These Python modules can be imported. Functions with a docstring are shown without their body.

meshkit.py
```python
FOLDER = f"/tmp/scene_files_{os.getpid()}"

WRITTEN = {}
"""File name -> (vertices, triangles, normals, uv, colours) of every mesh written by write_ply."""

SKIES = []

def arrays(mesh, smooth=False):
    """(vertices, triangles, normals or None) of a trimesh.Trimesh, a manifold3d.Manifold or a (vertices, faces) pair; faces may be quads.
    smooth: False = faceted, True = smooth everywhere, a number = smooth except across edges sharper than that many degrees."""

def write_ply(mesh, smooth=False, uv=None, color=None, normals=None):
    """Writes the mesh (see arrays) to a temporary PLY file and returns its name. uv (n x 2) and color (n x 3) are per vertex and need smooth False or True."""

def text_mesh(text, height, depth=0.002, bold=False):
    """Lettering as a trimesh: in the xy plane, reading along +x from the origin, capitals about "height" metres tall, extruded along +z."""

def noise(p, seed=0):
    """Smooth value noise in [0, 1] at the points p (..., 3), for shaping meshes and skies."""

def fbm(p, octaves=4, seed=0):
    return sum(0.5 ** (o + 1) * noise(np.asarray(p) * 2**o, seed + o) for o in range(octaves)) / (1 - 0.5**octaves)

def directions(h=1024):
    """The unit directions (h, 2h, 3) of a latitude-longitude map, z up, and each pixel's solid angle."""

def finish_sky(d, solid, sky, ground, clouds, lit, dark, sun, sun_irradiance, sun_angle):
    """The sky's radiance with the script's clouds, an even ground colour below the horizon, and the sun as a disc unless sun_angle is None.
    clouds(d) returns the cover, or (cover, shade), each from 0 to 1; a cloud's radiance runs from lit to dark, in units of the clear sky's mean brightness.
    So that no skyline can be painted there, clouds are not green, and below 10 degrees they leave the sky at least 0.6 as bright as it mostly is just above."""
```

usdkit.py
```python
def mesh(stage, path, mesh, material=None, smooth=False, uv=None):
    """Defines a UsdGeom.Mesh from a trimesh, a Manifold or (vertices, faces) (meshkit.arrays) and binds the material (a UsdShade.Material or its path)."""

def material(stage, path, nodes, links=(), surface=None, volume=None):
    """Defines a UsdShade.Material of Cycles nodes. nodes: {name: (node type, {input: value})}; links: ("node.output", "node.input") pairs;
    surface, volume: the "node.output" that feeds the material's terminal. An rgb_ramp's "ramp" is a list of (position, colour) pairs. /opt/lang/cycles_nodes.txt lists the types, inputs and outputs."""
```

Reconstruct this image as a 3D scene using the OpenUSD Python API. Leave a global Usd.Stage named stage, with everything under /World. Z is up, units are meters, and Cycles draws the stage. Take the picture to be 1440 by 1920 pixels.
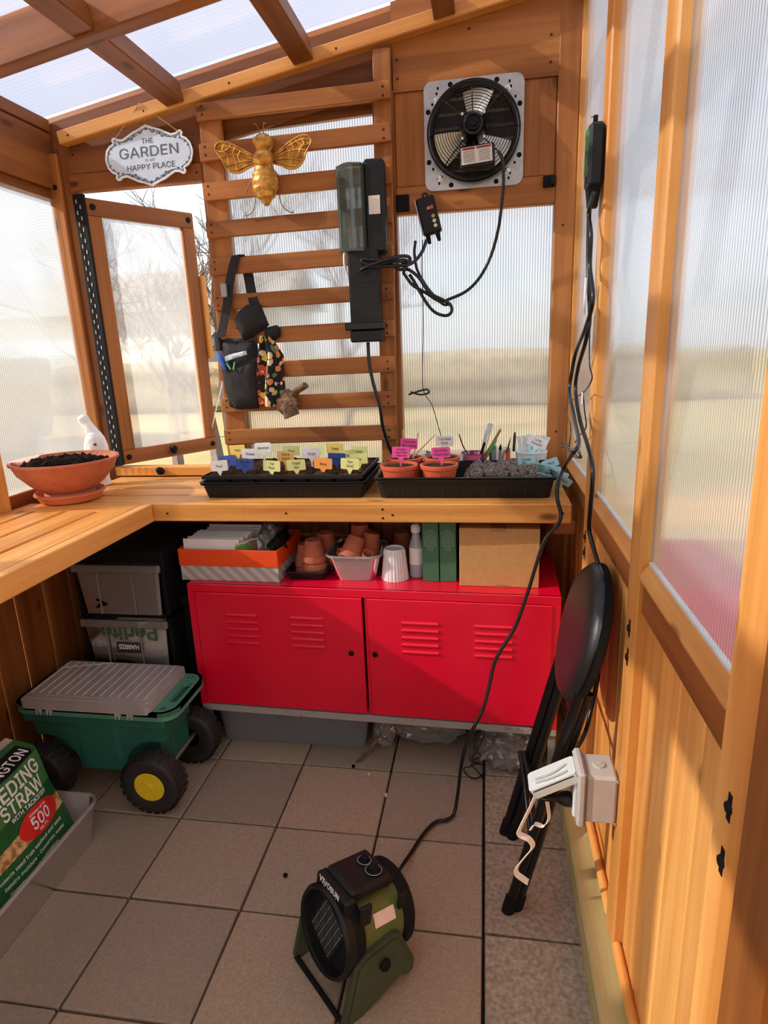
import math, random
import numpy as np, trimesh, usdkit, meshkit
from pxr import Usd, UsdGeom, UsdLux, UsdShade, Gf, Sdf
from scipy.spatial.transform import Rotation as R
from shapely.geometry import Polygon, Point, box as sbox
from shapely import affinity
import manifold3d as m3
random.seed(7); np.random.seed(7)
RNG = np.random.default_rng(7)
stage = Usd.Stage.CreateInMemory()
UsdGeom.SetStageUpAxis(stage, 'Z'); UsdGeom.SetStageMetersPerUnit(stage, 1.0)
W = '/World'
UsdGeom.Xform.Define(stage, W); UsdGeom.Scope.Define(stage, W + '/Looks')

# ---------------------------------------------------------------- camera, sky, sun, exposure
cam = UsdGeom.Camera.Define(stage, W + '/camera')
cam.CreateHorizontalApertureAttr(36.0); cam.CreateFocalLengthAttr(36.0 * 1158.5 / 1440)
cam.CreateClippingRangeAttr(Gf.Vec2f(0.02, 500))
EXPOSURE = 0.0
cam.CreateExposureAttr(EXPOSURE)
_m = (R.from_euler('z', 9.596, degrees=True) * R.from_euler('x', -14.95, degrees=True) * R.from_euler('y', 2.307, degrees=True)).as_matrix()
_M = np.eye(4); _M[:3, 0] = _m[:, 0]; _M[:3, 1] = _m[:, 2]; _M[:3, 2] = -_m[:, 1]; _M[:3, 3] = (0.001, -1.724, 1.352)
cam.AddTransformOp().Set(Gf.Matrix4d(*_M.T.ravel().tolist()))
SUN_DIR = np.array([1.0, 0.30, -0.63]); SUN_DIR = SUN_DIR / np.linalg.norm(SUN_DIR)
SUN, SKY = 3.9, 0.215
sky = UsdLux.DomeLight.Define(stage, W + '/sky'); sky.CreateIntensityAttr(1.0)
skym = usdkit.material(stage, W + '/Looks/sky_air', {
    's': ('sky_texture', {'sky_type': 'single_scattering', 'sun_disc': False, 'sun_elevation': math.asin(-SUN_DIR[2]), 'sun_rotation': math.atan2(-SUN_DIR[0], -SUN_DIR[1])}),
    't': ('texture_coordinate', {}), 'mp': ('mapping', {'scale': (1.0, 1.0, 2.4)}), 'n': ('noise_texture', {'scale': 2.2, 'detail': 5, 'roughness': .55}),
    'r': ('rgb_ramp', {'ramp': [(.30, (.45,) * 3), (.54, (.94,) * 3)]}),
    'x': ('mix_color', {'b': (5.6, 5.8, 6.2), 'use_clamp': False}), 'b': ('background_shader', {'strength': SKY})},
    [('t.generated', 'mp.vector'), ('mp.vector', 'n.vector'), ('n.fac', 'r.fac'), ('r.color', 'x.fac'), ('s.color', 'x.a'), ('x.result', 'b.color')], surface='b.background')
UsdShade.MaterialBindingAPI.Apply(sky.GetPrim()).Bind(skym)
sun = UsdLux.DistantLight.Define(stage, W + '/sun'); sun.CreateIntensityAttr(SUN); sun.CreateAngleAttr(0.9); sun.CreateNormalizeAttr(True); sun.CreateColorAttr(Gf.Vec3f(1, .93, .82))
_z = -SUN_DIR; _x = np.cross([0, 0, 1], _z); _x /= np.linalg.norm(_x); _y = np.cross(_z, _x)
_S = np.eye(4); _S[:3, 0], _S[:3, 1], _S[:3, 2] = _x, _y, _z; _S[:3, 3] = -SUN_DIR * 20
sun.AddTransformOp().Set(Gf.Matrix4d(*_S.T.ravel().tolist()))

# ---------------------------------------------------------------- helpers
def lin(c):
    c = np.array(c, float) / 255
    return tuple(np.where(c <= .04045, c / 12.92, ((c + .055) / 1.055) ** 2.4))
USED = {}
def path_for(parent, name):
    p = W if parent is None else str(parent.GetPath())
    k = USED.get((p, name), 0); USED[(p, name)] = k + 1
    return f'{p}/{name}' + (f'_{k:03d}' if k else '')
def gm(M): return Gf.Matrix4d(*np.asarray(M, float).T.ravel().tolist())
def TM(loc=(0, 0, 0), e=None, s=1.0):
    M = np.eye(4)
    if e is not None: M[:3, :3] = R.from_euler('xyz', e, degrees=True).as_matrix()
    M[:3, :3] *= s; M[:3, 3] = loc
    return M
def mesh(name, m, mat, parent=None, smooth=False, M=None, label=None, kind=None):
    o = usdkit.mesh(stage, path_for(parent, name), m, mat, smooth=smooth)
    if M is not None: o.AddTransformOp().Set(gm(M))
    p = o.GetPrim()
    if label: p.SetCustomDataByKey('label', label)
    if kind: p.SetCustomDataByKey('kind', kind)
    return p
def tag(p, label=None, cat=None, group=None, kind=None):
    for k, v in (('label', label), ('category', cat), ('group', group), ('kind', kind)):
        if v: p.SetCustomDataByKey(k, v)
    return p
def thing(name, label, cat, M=None, group=None, kind=None):
    x = UsdGeom.Xform.Define(stage, path_for(None, name))
    if M is not None: x.AddTransformOp().Set(gm(M))
    return tag(x.GetPrim(), label, cat, group, kind)
def struct(name):
    return tag(UsdGeom.Xform.Define(stage, path_for(None, name)).GetPrim(), kind='structure')
def dup(src, M, label=None, group=None):
    was = src.GetCustomData(); nm = src.GetName()
    x = UsdGeom.Xform.Define(stage, path_for(None, nm)); p = x.GetPrim()
    p.GetReferences().AddInternalReference(src.GetPath()); p.SetInstanceable(True)
    at = p.GetAttribute('xformOp:transform')
    if at: at.Set(gm(M))
    else: x.AddTransformOp().Set(gm(M))
    return tag(p, label or was.get('label'), was.get('category'), group or was.get('group'))
def cat_(ms): return trimesh.util.concatenate([to_t(m) for m in ms])
def to_t(m):
    if isinstance(m, trimesh.Trimesh): return m
    v, f, _ = meshkit.arrays(m); return trimesh.Trimesh(v, f, process=False)
def mv(m, M): m = to_t(m).copy(); m.apply_transform(M); return m
def cbox(a, b, c, ch=.002, at=(0, 0, 0)):
    ch = min(ch, a * .4, b * .4, c * .4); p = []
    for i in range(3):
        h = np.array([a, b, c]) / 2 - ch; h[i] += ch
        p += [(sx * h[0], sy * h[1], sz * h[2]) for sx in (-1, 1) for sy in (-1, 1) for sz in (-1, 1)]
    m = trimesh.convex.convex_hull(np.array(p)); m.apply_translation(at)
    return m
def bx(x0, x1, y0, y1, z0, z1, ch=.002):
    return cbox(x1 - x0, y1 - y0, z1 - z0, ch, ((x0 + x1) / 2, (y0 + y1) / 2, (z0 + z1) / 2))
def frame(o, xd, yd):
    xd = np.array(xd, float); xd /= np.linalg.norm(xd); yd = np.array(yd, float); zd = np.cross(xd, yd); zd /= np.linalg.norm(zd); yd = np.cross(zd, xd)
    M = np.eye(4); M[:3, 0], M[:3, 1], M[:3, 2], M[:3, 3] = xd, yd, zd, o
    return M
def board(parent, p0, p1, w, t, wd, mat, name='board', ch=.003, label=None):
    """a plank from p0 to p1, w wide along wd, t thick; its own x runs along the grain"""
    p0, p1 = np.array(p0, float), np.array(p1, float)
    return mesh(name, cbox(np.linalg.norm(p1 - p0), w, t, ch), mat, parent, M=frame((p0 + p1) / 2, p1 - p0, wd), label=label)
def plank(parent, x0, x1, y0, y1, z0, z1, mat, name='board', ch=.003, label=None):
    """axis-aligned board; grain along its longest side"""
    d = np.array([x1 - x0, y1 - y0, z1 - z0]); c = np.array([x0 + x1, y0 + y1, z0 + z1]) / 2; k = int(np.argmax(d))
    ax = np.eye(3); a, b = ax[k], ax[(k + 1) % 3]
    return board(parent, c - a * d[k] / 2, c + a * d[k] / 2, d[(k + 1) % 3], d[(k + 2) % 3], b, mat, name, ch, label)
def spline(pts, n=6, closed=False):
    P = np.array(pts, float)
    Q = np.vstack([P[-1:], P, P[:2]]) if closed else np.vstack([2 * P[0] - P[1], P, 2 * P[-1] - P[-2]])
    out = []
    for i in range(len(Q) - 3):
        a, b, c, d = Q[i:i + 4]
        for t in np.arange(n) / n:
            out.append(.5 * (2 * b + (c - a) * t + (2 * a - 5 * b + 4 * c - d) * t * t + (3 * b - a - 3 * c + d) * t ** 3))
    if not closed: out.append(Q[-2])
    return np.array(out)
def tube(pts, r, n=8, sub=5, closed=False, flat=None):
    P = spline(pts, sub, closed) if sub else np.array(pts, float)
    N = len(P); T = np.roll(P, -1, 0) - np.roll(P, 1, 0)
    if not closed: T[0] = P[1] - P[0]; T[-1] = P[-1] - P[-2]
    T /= np.maximum(np.linalg.norm(T, axis=1, keepdims=True), 1e-9)
    u = np.cross(T[0], [0, 0, 1.0]); u = u if np.linalg.norm(u) > .1 else np.cross(T[0], [1.0, 0, 0]); u /= np.linalg.norm(u)
    rr = np.broadcast_to(np.asarray(r, float), (N,)) if np.ndim(r) == 0 else np.interp(np.linspace(0, 1, N), np.linspace(0, 1, len(r)), r)
    V = []; a = np.arange(n) / n * 2 * np.pi
    for i in range(N):
        u = u - T[i] * (u @ T[i]); u /= np.linalg.norm(u); v = np.cross(T[i], u)
        k = 1 if flat is None else flat
        V.append(P[i] + rr[i] * (np.cos(a)[:, None] * u + k * np.sin(a)[:, None] * v))
    V = np.vstack(V); F = []
    for i in range(N if closed else N - 1):
        for j in range(n):
            A, B, C, D = i * n + j, i * n + (j + 1) % n, ((i + 1) % N) * n + (j + 1) % n, ((i + 1) % N) * n + j
            F += [(A, B, C), (A, C, D)]
    if not closed:
        V = np.vstack([V, P[:1], P[-1:]])
        for j in range(n): F += [(len(V) - 2, (j + 1) % n, j), (len(V) - 1, (N - 1) * n + j, (N - 1) * n + (j + 1) % n)]
    return trimesh.Trimesh(V, np.array(F), process=False)
def rod(a, b, r, n=10): return tube([a, b], r, n, 0)
def lathe(prof, n=40):
    P = np.array(prof, float); a = np.arange(n) / n * 2 * np.pi; V = []; F = []
    for r, z in P: V.append(np.c_[r * np.cos(a), r * np.sin(a), np.full(n, z)])
    V = np.vstack(V)
    for i in range(len(P) - 1):
        for j in range(n):
            A, B, C, D = i * n + j, i * n + (j + 1) % n, (i + 1) * n + (j + 1) % n, (i + 1) * n + j
            F += [(A, B, C), (A, C, D)]
    return trimesh.Trimesh(V, np.array(F), process=False)
def ext(poly, h): return trimesh.creation.extrude_polygon(poly, h, engine='earcut')
def rrect(w, h, r, x=0, y=0): return affinity.translate(sbox(-w / 2 + r, -h / 2 + r, w / 2 - r, h / 2 - r).buffer(r, quad_segs=5), x, y)
def text(s, h, M, bold=False, d=.0006, width=None):
    m = meshkit.text_mesh(s, h, d, bold)
    b = m.bounds
    if width: m.apply_scale([width / (b[1][0] - b[0][0]), 1, 1])
    return mv(m, M)
def taper(w0, d0, w1, d1, h, r=.01, t=.002, n=5):
    """open tray: rounded rectangle w0 x d0 at the bottom, w1 x d1 at the top, wall t thick"""
    def ring(w, d, z, rr):
        c = np.array(rrect(w, d, max(min(rr, w * .45, d * .45), .0005)).exterior.coords)[:-1]; return np.c_[c, np.full(len(c), z)]
    L = [ring(w0, d0, 0, r), ring(w1, d1, h, r), ring(w1 - 2 * t, d1 - 2 * t, h, r - t * .5), ring(w0 - 2 * t, d0 - 2 * t, t, r - t * .5)]
    k = len(L[0]); V = np.vstack(L); F = []
    for i in range(3):
        for j in range(k):
            A, B, C, D = i * k + j, i * k + (j + 1) % k, (i + 1) * k + (j + 1) % k, (i + 1) * k + j
            F += [(A, B, C), (A, C, D)]
    V = np.vstack([V, [[0, 0, 0], [0, 0, t]]])
    for j in range(k): F += [(4 * k, (j + 1) % k, j), (4 * k + 1, 3 * k + j, 3 * k + (j + 1) % k)]
    return trimesh.Trimesh(V, np.array(F), process=False)
def blob(r, sub=3, amp=.1, sc=8, seed=0, s=(1, 1, 1)):
    m = trimesh.creation.icosphere(sub, 1.0); v = m.vertices
    k = 1 + amp * (meshkit.fbm(v * sc / 4 + seed * 7.3, 4, seed) - .5) * 2
    m.vertices = v * k[:, None] * np.array(s) * r
    return m
def grid(nx, ny, fn):
    u, v = np.meshgrid(np.linspace(0, 1, nx), np.linspace(0, 1, ny)); P = np.array([fn(a, b) for a, b in zip(u.ravel(), v.ravel())]); F = []
    for j in range(ny - 1):
        for i in range(nx - 1):
            a = j * nx + i; F += [(a, a + 1, a + nx + 1), (a, a + nx + 1, a + nx)]
    return trimesh.Trimesh(P, np.array(F), process=False)
def shell(m, t):
    """gives a sheet thickness"""
    n = m.vertex_normals; k = len(m.vertices); V = np.vstack([m.vertices, m.vertices - n * t]); F = [m.faces, m.faces[:, ::-1] + k]
    e = trimesh.grouping.group_rows(m.edges_sorted, require_count=1); E = m.edges[e]
    F += [np.c_[E[:, 1], E[:, 0], E[:, 0] + k], np.c_[E[:, 1], E[:, 0] + k, E[:, 1] + k]]
    return trimesh.Trimesh(V, np.vstack(F), process=False)
def soilpatch(w, d, amp, seed, nx=40, ny=30, dome=0.0, rnd=False):
    def f(u, v):
        x, y = (u - .5) * w, (v - .5) * d
        if rnd:
            a, b = 2 * u - 1, 2 * v - 1; k = math.sqrt(max(1 - b * b / 2, 0)); l = math.sqrt(max(1 - a * a / 2, 0)); x, y = a * k * w / 2, b * l * d / 2
        e = min(u, 1 - u, v, 1 - v)
        n = float(meshkit.fbm(np.array([[x * 70, y * 70, seed * 3.1]]), 3, seed)[0])
        return x, y, amp * (n - .5) * min(1, e * 12) + dome * (1 - (2 * u - 1) ** 2) * (1 - (2 * v - 1) ** 2)
    return grid(nx, ny, f)
# materials
def pm(name, c, rough=.5, var=.06, sc=25.0, metal=0.0, bump=0.0, spec=.5, coat=0.0, c2=None, lo=.35, hi=.65, trans=0.0, bsc=None, detail=4):
    c = np.array(lin(c)); d = np.array(lin(c2)) if c2 is not None else None
    r = [(lo, tuple(d if d is not None else c * (1 - var))), (hi, tuple(np.clip(c * (1 + (var if d is None else 0)), 0, 1)))]
    n = {'t': ('texture_coordinate', {}), 'n': ('noise_texture', {'scale': sc, 'detail': detail}), 'r': ('rgb_ramp', {'ramp': r}),
         'p': ('principled_bsdf', {'roughness': rough, 'metallic': metal, 'specular_ior_level': spec, 'coat_weight': coat, 'transmission_weight': trans})}
    l = [('t.object', 'n.vector'), ('n.fac', 'r.fac'), ('r.color', 'p.base_color')]
    if bump:
        n['b'] = ('bump', {'strength': bump, 'distance': .004}); n['n2'] = ('noise_texture', {'scale': bsc or sc * 4, 'detail': 3})
        l += [('t.object', 'n2.vector'), ('n2.fac', 'b.height'), ('b.normal', 'p.normal')]
    return usdkit.material(stage, f'{W}/Looks/{name}', n, l, surface='p.BSDF')
def wood(name, dark, mid, light, rough=.5, knots=.075, sc=1.0):
    """planed softwood, grain along the board's own x"""
    n = {'t': ('texture_coordinate', {}), 'o': ('object_info', {}), 'k': ('math', {'math_type': 'multiply', 'value2': 37.0}), 'cx': ('combine_xyz', {}),
         'ad': ('vector_math', {'math_type': 'add'}), 'm': ('mapping', {'scale': (1.3 * sc, 26 * sc, 26 * sc)}), 'n': ('noise_texture', {'scale': 1.0, 'detail': 5, 'roughness': .6, 'distortion': .5}),
         'm2': ('mapping', {'scale': (1.2 * sc, 7.0 * sc, 7.0 * sc)}), 'n2': ('noise_texture', {'scale': 1.0, 'detail': 2}), 'mx': ('mix_float', {'fac': .5}),
         'r': ('rgb_ramp', {'ramp': [(.30, lin(dark)), (.47, lin(mid)), (.62, lin(light)), (.8, lin(mid))]}),
         'm3': ('mapping', {'scale': (3.4, 9.0, 9.0)}), 'v': ('voronoi_texture', {'scale': 1.0}), 'kr': ('rgb_ramp', {'ramp': [(0, (0, 0, 0)), (knots * .7, (.25,) * 3), (knots, (.35,) * 3), (knots * 1.6, (1, 1, 1))]}),
         'kc': ('mix_color', {'a': tuple(np.array(lin(dark)) * .30)}),
         'tn': ('map_range', {'from_min': 0, 'from_max': 1, 'to_min': .86, 'to_max': 1.12}), 'hs': ('hsv', {'hue': .5, 'saturation': 1.0}),
         'b': ('bump', {'strength': .12, 'distance': .002}), 'p': ('principled_bsdf', {'roughness': rough, 'specular_ior_level': .35})}
    l = [('o.random', 'k.value1'), ('k.value', 'cx.x'), ('k.value', 'cx.y'), ('t.object', 'ad.vector1'), ('cx.vector', 'ad.vector2'),
         ('ad.vector', 'm.vector'), ('m.vector', 'n.vector'), ('ad.vector', 'm2.vector'), ('m2.vector', 'n2.vector'), ('n.fac', 'mx.a'), ('n2.fac', 'mx.b'), ('mx.result', 'r.fac'),
         ('ad.vector', 'm3.vector'), ('m3.vector', 'v.vector'), ('v.distance', 'kr.fac'), ('kr.color', 'kc.fac'), ('r.color', 'kc.b'),
         ('o.random', 'tn.value'), ('kc.result', 'hs.color'), ('tn.result', 'hs.value'), ('hs.color', 'p.base_color'), ('n.fac', 'b.height'), ('b.normal', 'p.normal')]
    return usdkit.material(stage, f'{W}/Looks/{name}', n, l, surface='p.BSDF')
def pane_mat(name, ax, clear=.27, rib=.0085, tint=(.93, .95, .97), rough=.1, milk=.44, blur=.30, dark=.45):
    """twin-wall polycarbonate: ribs along its height; partly clear, partly blurring, a little milky"""
    n = {'t': ('texture_coordinate', {}), 'w': ('wave_texture', {'bands_direction': ax, 'scale': .314 / rib}),
         'tr': ('map_range', {'from_min': .0, 'from_max': .5, 'to_min': clear * (.2 if dark < .7 else .8), 'to_max': clear, 'clamp': True}),
         'rr': ('rgb_ramp', {'ramp': [(.0, tuple(np.array(tint) * dark)), (.16, tuple(np.array(tint) * (dark + (1 - dark) * .35))), (.34, tint)]}), 'c': ('transparent_bsdf', {}), 'tl': ('translucent_bsdf', {}), 'df': ('diffuse_bsdf', {'color': (.75, .77, .8)}), 'm1': ('mix_closure', {'fac': .6}),
         'rf': ('refraction_bsdf', {'roughness': blur, 'IOR': 1.04}), 'm0': ('mix_closure', {'fac': milk}), 'm2': ('mix_closure', {}),
         'bp': ('bump', {'strength': .10, 'distance': .001}), 'g': ('glossy_bsdf', {'roughness': rough}), 'f': ('fresnel', {'IOR': 1.8}), 'm3': ('mix_closure', {})}
    l = [('t.object', 'w.vector'), ('w.fac', 'tr.value'), ('w.fac', 'rr.fac'), ('rr.color', 'c.color'), ('rr.color', 'tl.color'), ('rr.color', 'rf.color'), ('tr.result', 'm2.fac'), ('tl.BSDF', 'm1.closure1'), ('df.BSDF', 'm1.closure2'), ('rf.BSDF', 'm0.closure1'), ('m1.closure', 'm0.closure2'), ('m0.closure', 'm2.closure1'), ('c.BSDF', 'm2.closure2'),
         ('w.fac', 'bp.height'), ('bp.normal', 'g.normal'), ('f.fac', 'm3.fac'), ('m2.closure', 'm3.closure1'), ('g.BSDF', 'm3.closure2')]
    return usdkit.material(stage, f'{W}/Looks/{name}', n, l, surface='m3.closure')
def pane(w, h, t=.006, rim=True):
    """a glazing sheet with its folded edges, in its own xy plane"""
    x, y = w / 2, h / 2
    V = [(-x, -y, 0), (x, -y, 0), (x, y, 0), (-x, y, 0), (-x, -y, -t), (x, -y, -t), (x, y, -t), (-x, y, -t)]
    F = [(0, 1, 2), (0, 2, 3)]
    for a, b in ((0, 1), (1, 2), (2, 3), (3, 0)): F += [(a, a + 4, b + 4), (a, b + 4, b)]
    return trimesh.Trimesh(np.array(V, float), np.array(F), process=False)
def film_mat(name, c, clear=.5, rough=.25, gloss=1.45):
    """see-through or milky plastic"""
    n = {'c': ('transparent_bsdf', {'color': (.96, .96, .96)}), 'd': ('principled_bsdf', {'base_color': lin(c), 'roughness': rough}), 'm': ('mix_closure', {'fac': clear}),
         'g': ('glossy_bsdf', {'roughness': rough * .5}), 'f': ('fresnel', {'IOR': gloss}), 'm2': ('mix_closure', {})}
    l = [('d.BSDF', 'm.closure1'), ('c.BSDF', 'm.closure2'), ('f.fac', 'm2.fac'), ('m.closure', 'm2.closure1'), ('g.BSDF', 'm2.closure2')]
    return usdkit.material(stage, f'{W}/Looks/{name}', n, l, surface='m2.closure')

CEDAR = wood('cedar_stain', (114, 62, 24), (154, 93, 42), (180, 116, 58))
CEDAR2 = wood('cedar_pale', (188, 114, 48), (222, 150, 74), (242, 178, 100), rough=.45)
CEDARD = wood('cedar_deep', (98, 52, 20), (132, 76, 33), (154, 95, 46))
GREENT = wood('treated_timber', (132, 122, 72), (172, 158, 102), (196, 180, 126), rough=.7, knots=.03)
PANE = pane_mat('twinwall_x', 'x'); PANER = pane_mat('twinwall_roof', 'y', clear=.30, tint=(.66, .71, .85), rib=.02, dark=.93)
BLACK = pm('black_plastic', (17, 17, 18), .45, .1, bump=.05, spec=.35); BLACKM = pm('black_matt', (12, 12, 13), .7, .15, spec=.25); BLACKG = pm('black_gloss', (12, 12, 13), .25, .1, spec=.4)
CORD = pm('cord_black', (15, 15, 16), .33, .1); WHITEP = pm('white_plastic', (228, 230, 228), .4, .03); GREYP = pm('grey_plastic', (176, 172, 170), .5, .05)
SOIL = pm('soil', (52, 38, 30), .95, c2=(16, 11, 9), sc=240, lo=.4, hi=.7, bump=.6, spec=.1)
SOILB = pm('soil_brown', (104, 72, 52), .95, c2=(40, 24, 17), sc=300, lo=.38, hi=.68, bump=.6, spec=.1)
TERRA = pm('terracotta', (188, 104, 70), .75, .12, sc=18, bump=.1); TERRAP = pm('terracotta_plastic', (206, 92, 58), .5, .04)
TERRAC = pm('terracotta_chalky', (190, 112, 82), .85, c2=(168, 88, 60), sc=9, bump=.08)
STEEL = pm('galvanised', (196, 200, 202), .38, .06, sc=60, metal=.85); CHROME = pm('bright_metal', (220, 220, 222), .22, .02, metal=1.0)
INK = pm('ink', (40, 40, 46), .6); INKW = pm('print_white', (238, 238, 234), .6)
SCREW = pm('screw_dark', (26, 18, 14), .5)

# ---------------------------------------------------------------- floor: concrete pavers on a sand bed
PAV = [pm(f'paver_{k}', c, .85, c2=d, sc=150, lo=.25, hi=.75, bump=.4, bsc=320, detail=6) for k, (c, d) in enumerate([((178, 158, 132), (150, 132, 110)), ((168, 150, 127), (144, 126, 106)), ((184, 161, 133), (156, 134, 110)), ((163, 146, 123), (140, 124, 104))])]
PAVR = [pm(f'paver_light_{k}', c, .85, c2=d, sc=90, lo=.35, hi=.7, bump=.4, bsc=300) for k, (c, d) in enumerate([((186, 170, 148), (142, 128, 110)), ((180, 162, 142), (138, 122, 106))])]
floor = struct('floor')
mesh('sand_bed', bx(-1.6, .36, -2.6, .56, -.12, -.028, 0), pm('sand', (62, 50, 40), .95, .2, sc=80), floor)
SX, SY = .302, .2812
for i in range(-5, 0):
    for j in range(-2, 9):
        x0, y1 = i * SX, -j * SY + .002
        if y1 - SY > .5: continue
        m = cbox(SX - .0055 - RNG.uniform(0, .0015), SY - .0055, .05, .003)
        mesh('paver', m, PAV[(i * 3 + j * 5 + (i * j) % 3) % 4], floor, M=TM((x0 + SX / 2, y1 - SY / 2, -.025 - RNG.uniform(0, .002)), (RNG.uniform(-.25, .25), RNG.uniform(-.25, .25), RNG.uniform(-.25, .25))))
for j in range(-2, 9):
    y1 = -j * SY + .009
    mesh('paver', cbox(.227, SY - .006, .05, .004), PAVR[j % 2], floor, M=TM((.118, y1 - SY / 2, -.0205), (RNG.uniform(-.2, .2), .3, RNG.uniform(-.3, .3))))

# ---------------------------------------------------------------- right wall
YB, XW = .45, .272
wr = struct('wall_right')
plank(wr, .222, .312, -2.4, .50, 0, .088, GREENT, 'base_timber', .006)
STUDS = [(-.085, -.012), (-.632, -.560), (-1.132, -1.050), (-1.70, -1.62), (-2.3, -2.22)]
for y0, y1 in STUDS: plank(wr, XW, .312, y0, y1, .088, 2.40, CEDAR2, 'stud', .004)
plank(wr, .256, .312, -1.235, -1.158, .088, 2.40, CEDAR, 'stud', .005)
edges = [.45] + [e for s in STUDS for e in (s[1], s[0])]
BAYS = [(edges[k + 1], edges[k]) for k in range(0, len(edges) - 1, 2)]
for n, (y0, y1) in enumerate(BAYS):
    if n == 3: y1 = -1.235
    plank(wr, .281, .312, y0, y1, .868, .944, CEDAR, 'rail')
    board(wr, (.286, y0, .947), (.286, y1, .947), .034, .016, (.55, 0, .8), CEDAR2, 'pane_bead', .003)
    mesh('edge_strip', bx(.287, .296, y0 + .004, y1 - .004, .956, .968, .001), pm(f'edge_strip_{n}', (214, 212, 210), .5), wr)
    mesh('pane', pane(y1 - y0, 1.40), PANE, wr, M=frame((.291, (y0 + y1) / 2, 1.66), (0, -1, 0), (0, 0, 1)))
    k = max(1, round((y1 - y0) / .115)); d = (y1 - y0) / k
    for q in range(k):
        plank(wr, .292, .308, y0 + q * d + .0012, y0 + (q + 1) * d - .0012, .088, .875, CEDAR2, 'panel_board', .0045)
    board(wr, (.284, y0, .100), (.284, y1, .100), .03, .018, (.6, 0, -.8), CEDAR2, 'skirting_bead', .004)
plank(wr, .2765, .312, YB + .0005, .50, .088, 2.36, CEDAR2, 'stud', .003)
plank(wr, XW, .312, -2.4, YB, 2.36, 2.45, CEDAR, 'top_plate')
def bolt(parent, x, y, z, nx=-1):
    mesh('bolt', cat_([mv(lathe([(0, .004), (.006, .004), (.008, 0)], 12), TM((0, 0, 0), (0, -90, 0))), cbox(.002, .010, .036, .001)]), BLACKM, parent, M=TM((x, y, z)))
for (y, z) in [(-1.092, .84), (-1.09, .765), (-.595, .82), (-.595, .76), (-.05, .83), (-.05, .785), (-1.10, .34)]: bolt(wr, XW if y > -1.0 else XW, y, z)

# ---------------------------------------------------------------- back wall
wb = struct('wall_back')
plank(wb, .213, .276, YB, .50, 0, 2.33, CEDAR, 'corner_post', .004)
def zr(x): return 2.077 + .168 * (x + 1.289)      # underside of the rafters
plank(wb, -1.42, .213, YB - .004, .492, .905, .941, CEDAR2, 'sill')
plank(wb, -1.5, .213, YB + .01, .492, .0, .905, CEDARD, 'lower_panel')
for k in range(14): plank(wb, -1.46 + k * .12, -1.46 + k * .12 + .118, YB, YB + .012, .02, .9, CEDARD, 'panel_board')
plank(wb, -.285, .213, YB, .49, 1.765, 1.845, CEDAR, 'rail')
plank(wb, -.285, .213, .4765, .49, 1.845, 2.116, CEDARD, 'backing_board')
for x0, x1 in ((-.285, -.165), (-.163, -.043), (-.041, .079), (.081, .213)): plank(wb, x0, x1, .458, .476, 1.845, 2.116, CEDAR, 'panel_board', .004)
g = Polygon([(-.285, 2.114), (.290, 2.114), (.290, zr(.290) + .108), (-.285, zr(-.285) + .108)])
cx = np.array([-.036, YB + .02, 2.2])
def gable(poly, y0, y1, mat, name='gable_board'):
    c = np.array(poly.centroid.coords[0]); m = ext(affinity.translate(poly, -c[0], -c[1]), y1 - y0)
    return mesh(name, m, mat, wb, M=frame((c[0], y1, c[1]), (1, 0, 0), (0, 0, 1)))
gable(g, YB + .002, YB + .03, CEDAR)
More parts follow.
